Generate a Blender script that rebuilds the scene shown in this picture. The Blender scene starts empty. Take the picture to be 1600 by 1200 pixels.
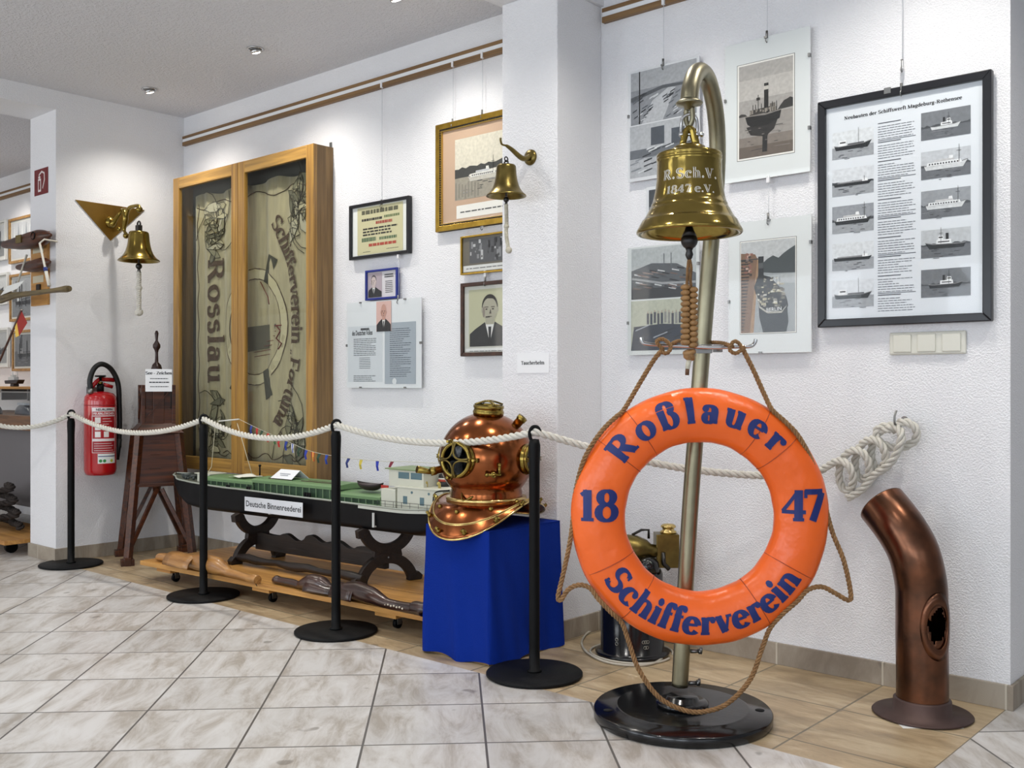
import bpy, bmesh, math, random
from mathutils import Vector, Matrix
from math import sin, cos, pi, radians, sqrt, atan2
random.seed(7)
S = bpy.context.scene
COL = S.collection
# ---------------------------------------------------------------- camera
FPX = 1576.0
YAW = radians(41.5)
CAMH = 1.0
CT, ST = cos(YAW), sin(YAW)
cam_d = bpy.data.cameras.new('camera'); cam = bpy.data.objects.new('camera', cam_d); COL.objects.link(cam)
cam.location = (0, 0, CAMH); cam.rotation_euler = (radians(90), 0, YAW)
cam_d.sensor_width = 36; cam_d.lens = 36 * FPX / 1600; cam_d.clip_start = .05
S.camera = cam
S.view_settings.view_transform = 'Standard'; S.view_settings.look = 'None'
S.view_settings.gamma = 1; S.view_settings.use_curve_mapping = False
S.view_settings.exposure = 0.76
S.cycles.max_bounces = 8; S.cycles.use_denoising = True
S.cycles.sample_clamp_indirect = 6

def ray(px, py):
    X = (px - 800) / FPX
    return Vector((CT * X - ST, ST * X + CT, (600 - py) / FPX))
def atd(px, py, d): return Vector((0, 0, CAMH)) + ray(px, py) * d
def ony(px, py, y): r = ray(px, py); return Vector((0, 0, CAMH)) + r * (y / r.y)
def onx(px, py, x): r = ray(px, py); return Vector((0, 0, CAMH)) + r * (x / r.x)
def onz(px, py, z): r = ray(px, py); return Vector((0, 0, CAMH)) + r * ((z - CAMH) / r.z)

# ---------------------------------------------------------------- world + lights
wd = bpy.data.worlds.new('world'); S.world = wd; wd.use_nodes = True
wd.node_tree.nodes['Background'].inputs[0].default_value = (.75, .82, 1, 1)
wd.node_tree.nodes['Background'].inputs[1].default_value = .15
def area(name, loc, rot, sx, sy, power, col):
    d = bpy.data.lights.new(name, 'AREA'); d.shape = 'RECTANGLE'; d.size = sx; d.size_y = sy; d.energy = power; d.color = col
    o = bpy.data.objects.new(name, d); COL.objects.link(o); o.location = loc; o.rotation_euler = rot; return o
COOL = (.83, .91, 1.0)
for i, x in enumerate((-5.2, -2.6, 0.0, 2.4)):
    area('window_daylight', (x, -3.93, 1.45), (radians(90), 0, 0), 1.7, 1.5, 26, COOL)
area('window_daylight_side', (3.4, -0.5, 1.5), (radians(90), 0, radians(90)), 2.6, 1.5, 7, COOL)
area('daylight_next_room', (-8.0, -3.5, 1.6), (radians(90), 0, 0), 2.5, 1.6, 25, (1, .93, .85))
for i, x in enumerate((-6.6, -3.9, -1.2)):
    area('fluorescent', (x, -.6, 2.60), (0, 0, 0), 1.3, .35, 7, (.92, .96, 1))
SPOTS_VIS = [(-5.24, 2.87), (-4.22, 2.87), (-3.2, 2.87)]
SPOTS = SPOTS_VIS + [(-1.98, 2.62), (-1.1, 2.8), (-.3, 2.7), (-4.9, 1.3), (-3.4, 1.3), (-1.9, 1.1), (-.6, 1.1), (-7.9, 2.87), (-8.9, 2.6)]
for x, y in SPOTS:
    d = bpy.data.lights.new('halogen_bulb', 'SPOT'); d.energy = 19.5 if y > 2 else 21; d.color = (1, .955, .88) if y > 2 else (1, .97, .92)
    d.spot_size = radians(130) if y > 2 else radians(140); d.spot_blend = 1; d.shadow_soft_size = .025
    o = bpy.data.objects.new('halogen_bulb', d); COL.objects.link(o); o.location = (x, y, 2.60)
    o.rotation_euler = (radians(6) if y > 2 else 0, 0, 0)

# ---------------------------------------------------------------- materials
def s2l(c): return c / 12.92 if c <= .04045 else ((c + .055) / 1.055) ** 2.4
def C(h, a=1):
    if isinstance(h, str):
        h = h.lstrip('#'); h = h if len(h) == 6 else ''.join(c + c for c in h); r, g, b = [int(h[i:i + 2], 16) / 255 for i in (0, 2, 4)]
        return (s2l(r), s2l(g), s2l(b), a)
    return tuple(h) + (a,)
MC = {}
def M(name, col='#888888', rough=.5, metal=0, bump=0, bscale=60, var=0, vscale=8, vcol=None, spec=.5, stretch=None, coat=0, detail=4, sheen=0, trans=0):
    """principled material with optional noise colour variation and bump"""
    if name in MC: return MC[name]
    m = bpy.data.materials.new(name); m.use_nodes = True; MC[name] = m
    nt = m.node_tree; b = nt.nodes['Principled BSDF']; L = nt.links
    b.inputs['Base Color'].default_value = C(col); b.inputs['Roughness'].default_value = rough
    b.inputs['Metallic'].default_value = metal; b.inputs['Specular IOR Level'].default_value = spec
    if coat: b.inputs['Coat Weight'].default_value = coat; b.inputs['Coat Roughness'].default_value = .1
    if sheen: b.inputs['Sheen Weight'].default_value = sheen
    if trans: b.inputs['Transmission Weight'].default_value = trans
    tc = nt.nodes.new('ShaderNodeTexCoord'); mp = nt.nodes.new('ShaderNodeMapping'); L.new(tc.outputs['Object'], mp.inputs[0])
    if stretch: mp.inputs['Scale'].default_value = stretch
    if var:
        n = nt.nodes.new('ShaderNodeTexNoise'); n.inputs['Scale'].default_value = vscale; n.inputs['Detail'].default_value = detail
        L.new(mp.outputs[0], n.inputs['Vector'])
        r = nt.nodes.new('ShaderNodeValToRGB'); r.color_ramp.elements[0].position = .5 - .5 * var if var <= 1 else 0
        r.color_ramp.elements[0].position = .35; r.color_ramp.elements[1].position = .65
        base = C(col); vc = C(vcol) if vcol else tuple(min(1, c * .6) for c in base[:3]) + (1,)
        r.color_ramp.elements[0].color = tuple(base[i] * (1 - var) + vc[i] * var for i in range(3)) + (1,); r.color_ramp.elements[1].color = base
        L.new(n.outputs[0], r.inputs[0]); L.new(r.outputs[0], b.inputs['Base Color'])
    if bump:
        n = nt.nodes.new('ShaderNodeTexNoise'); n.inputs['Scale'].default_value = bscale; n.inputs['Detail'].default_value = 3
        L.new(mp.outputs[0], n.inputs['Vector'])
        bp = nt.nodes.new('ShaderNodeBump'); bp.inputs['Strength'].default_value = bump; bp.inputs['Distance'].default_value = .01
        L.new(n.outputs[0], bp.inputs['Height']); L.new(bp.outputs[0], b.inputs['Normal'])
    return m
def P(h, rough=.6):
    """plain printed / painted colour"""
    return M('paint_%s_%d' % (h.strip('#'), int(rough * 100)), h, rough)
def PH(h):
    """photographic print tone: slight mottling"""
    return M('print_' + h.strip('#'), h, .35, var=.3, vscale=90, vcol='#%02x%02x%02x' % tuple(max(0, int(int(h.strip('#')[i:i + 2], 16) * .72)) for i in (0, 2, 4)))

def plaster(name, col, scale=150, strength=.5, dist=.004):
    m = bpy.data.materials.new(name); m.use_nodes = True; nt = m.node_tree; L = nt.links; b = nt.nodes['Principled BSDF']
    b.inputs['Base Color'].default_value = C(col); b.inputs['Roughness'].default_value = .85; b.inputs['Specular IOR Level'].default_value = .25
    tc = nt.nodes.new('ShaderNodeTexCoord')
    n1 = nt.nodes.new('ShaderNodeTexNoise'); n1.inputs['Scale'].default_value = scale; n1.inputs['Detail'].default_value = 2; n1.inputs['Roughness'].default_value = .55
    n2 = nt.nodes.new('ShaderNodeTexNoise'); n2.inputs['Scale'].default_value = scale * .3; n2.inputs['Detail'].default_value = 2
    L.new(tc.outputs['Object'], n1.inputs['Vector']); L.new(tc.outputs['Object'], n2.inputs['Vector'])
    r = nt.nodes.new('ShaderNodeValToRGB'); r.color_ramp.elements[0].position = .42; r.color_ramp.elements[1].position = .62
    L.new(n1.outputs[0], r.inputs[0])
    ad = nt.nodes.new('ShaderNodeMath'); ad.operation = 'ADD'; L.new(r.outputs[0], ad.inputs[0]); L.new(n2.outputs[0], ad.inputs[1])
    bp = nt.nodes.new('ShaderNodeBump'); bp.inputs['Strength'].default_value = strength; bp.inputs['Distance'].default_value = dist
    L.new(ad.outputs[0], bp.inputs['Height']); L.new(bp.outputs[0], b.inputs['Normal'])
    return m
def tiles(name, w, h, rot, off, cols, grout, rough=.35):
    m = bpy.data.materials.new(name); m.use_nodes = True; nt = m.node_tree; L = nt.links; b = nt.nodes['Principled BSDF']
    tc = nt.nodes.new('ShaderNodeTexCoord'); sb = nt.nodes.new('ShaderNodeVectorMath'); sb.operation = 'SUBTRACT'; sb.inputs[1].default_value = (off[0], off[1], 0)
    L.new(tc.outputs['Object'], sb.inputs[0])
    vr = nt.nodes.new('ShaderNodeVectorRotate'); vr.rotation_type = 'Z_AXIS'; vr.inputs['Angle'].default_value = rot; L.new(sb.outputs[0], vr.inputs['Vector'])
    br = nt.nodes.new('ShaderNodeTexBrick'); br.offset = 0; br.squash = 1
    br.inputs['Scale'].default_value = 1; br.inputs['Brick Width'].default_value = w; br.inputs['Row Height'].default_value = h
    br.inputs['Mortar Size'].default_value = .0036; br.inputs['Mortar Smooth'].default_value = .2; br.inputs['Bias'].default_value = 0
    br.inputs['Color1'].default_value = (0, 0, 0, 1); br.inputs['Color2'].default_value = (1, 1, 1, 1)
    L.new(vr.outputs[0], br.inputs['Vector'])
    # marbling: warped noise, offset per tile
    wv = nt.nodes.new('ShaderNodeVectorMath'); wv.operation = 'MULTIPLY_ADD'; wv.inputs[1].default_value = (3, 3, 3); L.new(br.outputs['Color'], wv.inputs[0]); L.new(vr.outputs[0], wv.inputs[2])
    mp = nt.nodes.new('ShaderNodeMapping'); mp.inputs['Scale'].default_value = (1.6, 5, 1); mp.inputs['Rotation'].default_value = (0, 0, .35); L.new(wv.outputs[0], mp.inputs[0])
    n = nt.nodes.new('ShaderNodeTexNoise'); n.inputs['Scale'].default_value = 2.4; n.inputs['Detail'].default_value = 12; n.inputs['Roughness'].default_value = .68; n.inputs['Distortion'].default_value = .5
    L.new(mp.outputs[0], n.inputs['Vector'])
    r = nt.nodes.new('ShaderNodeValToRGB'); e = r.color_ramp.elements
    e[0].position = .36; e[0].color = C(cols[0]); e[1].position = .62; e[1].color = C(cols[2])
    k = e.new(.5); k.color = C(cols[1])
    L.new(n.outputs[0], r.inputs[0])
    n3 = nt.nodes.new('ShaderNodeTexNoise'); n3.inputs['Scale'].default_value = 1.1; L.new(vr.outputs[0], n3.inputs['Vector'])
    hv = nt.nodes.new('ShaderNodeHueSaturation'); mr = nt.nodes.new('ShaderNodeMapRange'); mr.inputs[3].default_value = .9; mr.inputs[4].default_value = 1.08
    L.new(br.outputs['Color'], mr.inputs[0]); L.new(mr.outputs[0], hv.inputs['Value']); L.new(r.outputs[0], hv.inputs['Color'])
    ns = nt.nodes.new('ShaderNodeTexNoise'); ns.inputs['Scale'].default_value = 7; ns.inputs['Detail'].default_value = 2; L.new(vr.outputs[0], ns.inputs['Vector'])
    rs = nt.nodes.new('ShaderNodeValToRGB'); rs.color_ramp.elements[0].position = .70; rs.color_ramp.elements[1].position = .73; rs.color_ramp.elements[1].color = (.55, .55, .55, 1); L.new(ns.outputs[0], rs.inputs[0])
    ms = nt.nodes.new('ShaderNodeMix'); ms.data_type = 'RGBA'; L.new(rs.outputs[0], ms.inputs[0]); L.new(hv.outputs[0], ms.inputs[6]); ms.inputs[7].default_value = C('#6a6258')
    mx = nt.nodes.new('ShaderNodeMix'); mx.data_type = 'RGBA'; L.new(br.outputs['Fac'], mx.inputs[0]); L.new(ms.outputs[2], mx.inputs[6]); mx.inputs[7].default_value = C(grout)
    L.new(mx.outputs[2], b.inputs['Base Color'])
    b.inputs['Roughness'].default_value = rough
    iv = nt.nodes.new('ShaderNodeMath'); iv.operation = 'SUBTRACT'; iv.inputs[0].default_value = 1; L.new(br.outputs['Fac'], iv.inputs[1])
    ad = nt.nodes.new('ShaderNodeMath'); ad.operation = 'MULTIPLY_ADD'; L.new(n.outputs[0], ad.inputs[0]); ad.inputs[1].default_value = .15; L.new(iv.outputs[0], ad.inputs[2])
    bp = nt.nodes.new('ShaderNodeBump'); bp.inputs['Strength'].default_value = .5; bp.inputs['Distance'].default_value = .002
    L.new(ad.outputs[0], bp.inputs['Height']); L.new(bp.outputs[0], b.inputs['Normal'])
    return m
def wood(name, c1, c2, scale=(2, 30, 30), rough=.45, coat=0, bump=.1):
    if name in MC: return MC[name]
    m = bpy.data.materials.new(name); m.use_nodes = True; MC[name] = m; nt = m.node_tree; L = nt.links; b = nt.nodes['Principled BSDF']
    tc = nt.nodes.new('ShaderNodeTexCoord'); mp = nt.nodes.new('ShaderNodeMapping'); mp.inputs['Scale'].default_value = scale; L.new(tc.outputs['Object'], mp.inputs[0])
    n = nt.nodes.new('ShaderNodeTexNoise'); n.inputs['Scale'].default_value = 2; n.inputs['Detail'].default_value = 5; n.inputs['Distortion'].default_value = .8; L.new(mp.outputs[0], n.inputs['Vector'])
    r = nt.nodes.new('ShaderNodeValToRGB'); r.color_ramp.elements[0].position = .35; r.color_ramp.elements[1].position = .65
    r.color_ramp.elements[0].color = C(c1); r.color_ramp.elements[1].color = C(c2); L.new(n.outputs[0], r.inputs[0]); L.new(r.outputs[0], b.inputs['Base Color'])
    b.inputs['Roughness'].default_value = rough; b.inputs['Coat Weight'].default_value = coat; b.inputs['Coat Roughness'].default_value = .15
    bp = nt.nodes.new('ShaderNodeBump'); bp.inputs['Strength'].default_value = bump; bp.inputs['Distance'].default_value = .003; L.new(n.outputs[0], bp.inputs['Height']); L.new(bp.outputs[0], b.inputs['Normal'])
    return m
def glass(name='glass_pane', tint=(.99, .995, .99), refl=1.0):
    if name in MC: return MC[name]
    m = bpy.data.materials.new(name); m.use_nodes = True; MC[name] = m; nt = m.node_tree; L = nt.links
    nt.nodes.remove(nt.nodes['Principled BSDF']); out = nt.nodes['Material Output']
    t = nt.nodes.new('ShaderNodeBsdfTransparent'); t.inputs[0].default_value = tuple(tint) + (1,)
    g = nt.nodes.new('ShaderNodeBsdfGlossy'); g.inputs['Roughness'].default_value = .03
    lw = nt.nodes.new('ShaderNodeLayerWeight'); pw = nt.nodes.new('ShaderNodeMath'); pw.operation = 'POWER'; L.new(lw.outputs['Facing'], pw.inputs[0]); pw.inputs[1].default_value = 4
    fr = nt.nodes.new('ShaderNodeMath'); fr.operation = 'MULTIPLY_ADD'; L.new(pw.outputs[0], fr.inputs[0]); fr.inputs[1].default_value = .3; fr.inputs[2].default_value = .012
    mx = nt.nodes.new('ShaderNodeMixShader'); L.new(fr.outputs[0], mx.inputs[0]); L.new(t.outputs[0], mx.inputs[1]); L.new(g.outputs[0], mx.inputs[2]); L.new(mx.outputs[0], out.inputs[0])
    return m
def emit(name, col, s):
    if name in MC: return MC[name]
    m = bpy.data.materials.new(name); m.use_nodes = True; MC[name] = m; b = m.node_tree.nodes['Principled BSDF']
    b.inputs['Emission Color'].default_value = C(col); b.inputs['Emission Strength'].default_value = s; return m

WALL = plaster('white_woodchip_plaster', '#ececee', 170, .5, .003)
CEIL = plaster('ceiling_woodchip', '#dcdce0', 75, .6, .005)
FLOOR = tiles('grey_marbled_tiles', .3412, .3412, radians(45), (-2.40, 2.54), ('#aaa298', '#c8c4bf', '#d4d2cf'), '#625e5a')
BORDER = tiles('beige_border_tiles', .381, .34, 0, (-.915, 3.33), ('#9c8769', '#b39d7c', '#c5b291'), '#7d7460')
SKIRT = tiles('skirting_tiles', .381, .4, 0, (-.915, 3.3), ('#85796a', '#9a8f80', '#a89e8f'), '#c0b8a8', .5)
BRASS = M('polished_brass', '#94803f', .2, 1, bump=.05, bscale=25, var=.5, vscale=14, vcol='#6e5c33')
BRASSD = M('aged_brass', '#80703f', .32, 1, var=.6, vscale=20, vcol='#55492b', bump=.1, bscale=40)
BRASSB = M('bright_brass', '#d2b878', .22, 1)
BRASSP = M('pale_brass_tube', '#98927a', .36, 1, var=.5, vscale=9, vcol='#77725c', bump=.05, bscale=50)
COPPER = M('polished_copper', '#9a5a34', .19, 1, bump=.12, bscale=14, var=.5, vscale=9, vcol='#6a3a22')
COPPERD = M('tarnished_copper', '#7a513c', .27, 1, var=.85, vscale=11, vcol='#4c3a30', bump=.12, bscale=18)
CHROME = M('chrome', '#c8c8c8', .12, 1)
STEEL = M('dull_steel', '#8a8a88', .4, 1)
BLACK = M('black_powder_coat', '#08090a', .5, spec=.16)
BLACKG = M('black_gloss_paint', '#0c0d0f', .16, bump=.05, bscale=30)
IRON = M('black_iron', '#17130f', .35, bump=.2, bscale=60)
ROPEW = M('white_rope_fibre', '#d9d6cc', .8, bump=.4, bscale=300, var=.3, vscale=60, vcol='#b5afa0')
ROPEC = M('cream_rope_fibre', '#cfcab8', .8, bump=.4, bscale=300, var=.4, vscale=60, vcol='#a39c84')
ROPEB = M('brown_hemp_rope', '#9a744a', .75, bump=.4, bscale=400, var=.5, vscale=80, vcol='#5f4427')
DWOOD = wood('dark_red_brown_wood', '#301609', '#55290f', rough=.35)
DKWOOD = wood('near_black_oak', '#130d0a', '#261a13', rough=.5, bump=.4)
OAKZ = wood('oak_vertical', '#8a6533', '#b3883f', (25, 25, 1.2), .4, .2)
OAKX = wood('oak_horizontal', '#94703a', '#bb9048', (1.2, 25, 25), .4, .2)
OAKS = wood('oak_case_side', '#6d5433', '#8a6c42', (25, 25, 1.2), .5)
PINE = wood('pine_board', '#a9763a', '#cb9750', (1.0, 18, 18), .5, .1)
RAILW = wood('picture_rail_wood', '#6e5233', '#8a6a42', (1, 40, 40), .5)
GLASS = glass()
GLASSC = glass('cabinet_glass', (.93, .945, .93))

# ---------------------------------------------------------------- mesh builder
class MB:
    def __init__(s, mat=None):
        s.v = []; s.f = []; s.mi = []; s.sm = []; s.mats = []; s.cur = 0; s.T = Matrix()
        if mat: s.mat(mat)
    def mat(s, m):
        if m not in s.mats: s.mats.append(m)
        s.cur = s.mats.index(m); return s
    def tr(s, T=None): s.T = T if T is not None else Matrix(); return s
    def add(s, vs, fs, smooth=False):
        n = len(s.v)
        for p in vs: s.v.append(s.T @ Vector(p))
        for f in fs: s.f.append([n + i for i in f]); s.mi.append(s.cur); s.sm.append(smooth)
        return s
    def box(s, x0, x1, y0, y1, z0, z1):
        return s.add([(x0, y0, z0), (x1, y0, z0), (x1, y1, z0), (x0, y1, z0), (x0, y0, z1), (x1, y0, z1), (x1, y1, z1), (x0, y1, z1)],
                     [(0, 3, 2, 1), (4, 5, 6, 7), (0, 1, 5, 4), (1, 2, 6, 5), (2, 3, 7, 6), (3, 0, 4, 7)])
    def beam(s, a, b, w, h, up=(0, 0, 1)):
        a = Vector(a); b = Vector(b); d = (b - a).normalized(); u = Vector(up)
        if abs(d.dot(u)) > .98: u = Vector((0, 1, 0))
        x = d.cross(u).normalized() * w / 2; y = x.cross(d).normalized() * h / 2
        vs = [a - x - y, a + x - y, a + x + y, a - x + y, b - x - y, b + x - y, b + x + y, b - x + y]
        return s.add(vs, [(0, 3, 2, 1), (4, 5, 6, 7), (0, 1, 5, 4), (1, 2, 6, 5), (2, 3, 7, 6), (3, 0, 4, 7)])
    def lathe(s, prof, n=32, smooth=True, closed=False):
        vs = []; fs = []; k = len(prof)
        for r, z in prof:
            for i in range(n):
                a = 2 * pi * i / n; vs.append((r * cos(a), r * sin(a), z))
        for j in range(k - 1 if not closed else k):
            jj = (j + 1) % k
            for i in range(n):
                ii = (i + 1) % n; fs.append((j * n + i, j * n + ii, jj * n + ii, jj * n + i))
        if not closed:
            if prof[0][0] > 1e-6: fs.append(tuple(range(n))[::-1])
            if prof[-1][0] > 1e-6: fs.append(tuple((k - 1) * n + i for i in range(n)))
        return s.add(vs, fs, smooth)
    def cyl(s, a, b, r, n=16, r2=None, smooth=True): return s.tube([a, b], [r, r if r2 is None else r2], n, smooth=smooth)
    def tube(s, pts, r, n=8, closed=False, cap=True, smooth=True, flat=None):
        pts = [Vector(p) for p in pts]; k = len(pts); rr = r if isinstance(r, (list, tuple)) else [r] * k
        fr = frames(pts, closed); vs = []; fs = []
        for j in range(k):
            t, u, w = fr[j]
            for i in range(n):
                a = 2 * pi * i / n; vs.append(pts[j] + (u * cos(a) + w * sin(a) * (flat or 1)) * rr[j])
        for j in range(k if closed else k - 1):
            jj = (j + 1) % k
            for i in range(n):
                ii = (i + 1) % n; fs.append((j * n + i, j * n + ii, jj * n + ii, jj * n + i))
        s.add(vs, fs, smooth)
        if cap and not closed:
            m = len(s.v) - len(vs)
            s.f.append([m + i for i in range(n)][::-1]); s.f.append([m + (k - 1) * n + i for i in range(n)]); s.mi += [s.cur] * 2; s.sm += [False] * 2
        return s
    def rope(s, pts, r, pitch=.06, n=6, strands=3, closed=False):
        pts = resample(pts, pitch / 9); fr = frames(pts, closed); ln = 0; ang = []
        for i, p in enumerate(pts):
            if i: ln += (p - pts[i - 1]).length
            ang.append(2 * pi * ln / pitch)
        for k in range(strands):
            q = [p + (fr[i][1] * cos(ang[i] + 2 * pi * k / strands) + fr[i][2] * sin(ang[i] + 2 * pi * k / strands)) * r * .56 for i, p in enumerate(pts)]
            s.tube(q, r * .47, n)
        return s
    def sphere(s, c, r, n=20, m=12, sc=(1, 1, 1)):
        c = Vector(c); vs = []; fs = []
        for j in range(1, m):
            t = pi * j / m
            for i in range(n):
                a = 2 * pi * i / n; vs.append(c + Vector((r * sin(t) * cos(a) * sc[0], r * sin(t) * sin(a) * sc[1], r * cos(t) * sc[2])))
        b = len(vs); vs += [c + Vector((0, 0, r * sc[2])), c - Vector((0, 0, r * sc[2]))]
        for j in range(m - 2):
            for i in range(n): ii = (i + 1) % n; fs.append((j * n + i, (j + 1) * n + i, (j + 1) * n + ii, j * n + ii))
        for i in range(n):
            ii = (i + 1) % n; fs.append((b, i, ii)); fs.append((b + 1, (m - 2) * n + ii, (m - 2) * n + i))
        return s.add(vs, fs, True)
    def torus(s, R, r, n=40, m=10, T=None, ry=None):
        vs = []; fs = []
        for i in range(n):
            a = 2 * pi * i / n
            for j in range(m):
                b = 2 * pi * j / m; q = R + r * cos(b); vs.append((q * cos(a), q * sin(a), (ry or r) * sin(b)))
        for i in range(n):
            for j in range(m):
                fs.append((i * m + j, ((i + 1) % n) * m + j, ((i + 1) % n) * m + (j + 1) % m, i * m + (j + 1) % m))
        if T is not None: vs = [T @ Vector(p) for p in vs]
        return s.add(vs, fs, True)
    def prism(s, pts, y0, y1):
        """polygon in local x,z extruded from y0 to y1"""
        n = len(pts); vs = [(p[0], y0, p[1]) for p in pts] + [(p[0], y1, p[1]) for p in pts]
        fs = [tuple(range(n)), tuple(range(2 * n - 1, n - 1, -1))] + [(i, n + i, n + (i + 1) % n, (i + 1) % n) for i in range(n)]
        return s.add(vs, fs)
    def poly(s, pts, y): return s.add([(p[0], y, p[1]) for p in pts], [tuple(range(len(pts)))])
    def rect(s, x0, z0, x1, z1, y): return s.poly([(x0, z0), (x1, z0), (x1, z1), (x0, z1)], y)
    def grid(s, f, nu, nv, smooth=True, cu=False, skip=None):
        vs = [f(i / nu, j / nv) for j in range(nv + 1) for i in range(nu + (0 if cu else 1))]
        w = nu if cu else nu + 1; fs = []
        for j in range(nv):
            for i in range(nu):
                if skip and skip((i + .5) / nu, (j + .5) / nv): continue
                ii = (i + 1) % w; fs.append((j * w + i, j * w + ii, (j + 1) * w + ii, (j + 1) * w + i))
        return s.add(vs, fs, smooth)
    def build(s, name, parent=None, bevel=0, subsurf=0, solid=0, loc=None, fixn=True):
        me = bpy.data.meshes.new(name); me.from_pydata([tuple(p) for p in s.v], [], s.f)
        for m in s.mats: me.materials.append(m)
        for i, p in enumerate(me.polygons): p.material_index = s.mi[i]; p.use_smooth = s.sm[i]
        me.validate()
        if fixn:
            bm = bmesh.new(); bm.from_mesh(me); bmesh.ops.recalc_face_normals(bm, faces=bm.faces); bm.to_mesh(me); bm.free()
        o = bpy.data.objects.new(name, me); COL.objects.link(o)
        if parent: o.parent = parent
        if loc is not None: o.location = loc
        if bevel:
            md = o.modifiers.new('bevel', 'BEVEL'); md.width = bevel; md.segments = 2; md.limit_method = 'ANGLE'; md.angle_limit = radians(40)
        if solid: md = o.modifiers.new('solid', 'SOLIDIFY'); md.thickness = solid; md.offset = 0
        if subsurf: md = o.modifiers.new('sub', 'SUBSURF'); md.levels = subsurf; md.render_levels = subsurf
        return o
def frames(pts, closed=False):
    k = len(pts); out = []; u = None
    for j in range(k):
        if closed: t = pts[(j + 1) % k] - pts[j - 1]
        else: t = pts[min(j + 1, k - 1)] - pts[max(j - 1, 0)]
        t = t.normalized() if t.length > 1e-9 else Vector((0, 0, 1))
        if u is None:
            ref = Vector((0, 0, 1)) if abs(t.z) < .9 else Vector((0, 1, 0)); u = t.cross(ref).normalized()
        else:
            u = u - t * u.dot(t); u = u.normalized() if u.length > 1e-6 else t.orthogonal().normalized()
        out.append((t, u, t.cross(u)))
    return out
def resample(pts, step):
    pts = [Vector(p) for p in pts]; out = [pts[0]]; acc = 0
    for a, b in zip(pts, pts[1:]):
        L = (b - a).length
        if L < 1e-9: continue
        d = step - acc
        while d <= L: out.append(a.lerp(b, d / L)); d += step
        acc = L - (d - step)
    out.append(pts[-1]); return out
def smoothpath(pts, n=8, closed=False):
    pts = [Vector(p) for p in pts]; k = len(pts); out = []
    for i in range(k if closed else k - 1):
        g = lambda j: pts[j % k] if closed else pts[max(0, min(k - 1, j))]
        p0, p1, p2, p3 = g(i - 1), g(i), g(i + 1), g(i + 2)
        for q in range(n):
            t = q / n
            out.append(.5 * ((2 * p1) + (p2 - p0) * t + (2 * p0 - 5 * p1 + 4 * p2 - p3) * t * t + (3 * p1 - p0 - 3 * p2 + p3) * t ** 3))
    if not closed: out.append(pts[-1])
    return out
def sag(a, b, d, n=24):
    a = Vector(a); b = Vector(b)
    return [a.lerp(b, i / n) - Vector((0, 0, d * 4 * (i / n) * (1 - i / n))) for i in range(n + 1)]
def thing(name, label, cat, loc=(0, 0, 0), rz=0, group=None, rot=None):
    o = bpy.data.objects.new(name, None); COL.objects.link(o); o.location = loc; o.rotation_euler = rot or (0, 0, rz); o.empty_display_size = .1
    return tag(o, label, cat, group)
def tag(o, label, cat, group=None):
    o['label'] = label; o['category'] = cat
    if group: o['group'] = group
    return o
def struct(o): o['kind'] = 'structure'; return o
def copy_tree(o, parent=None):
    c = o.copy(); COL.objects.link(c); c.parent = parent
    for ch in list(o.children): copy_tree(ch, c)
    return c
def align(d, p=(0, 0, 0)):
    """matrix whose z axis points along d"""
    d = Vector(d).normalized(); return Matrix.Translation(Vector(p)) @ d.to_track_quat('Z', 'Y').to_matrix().to_4x4()
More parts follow.
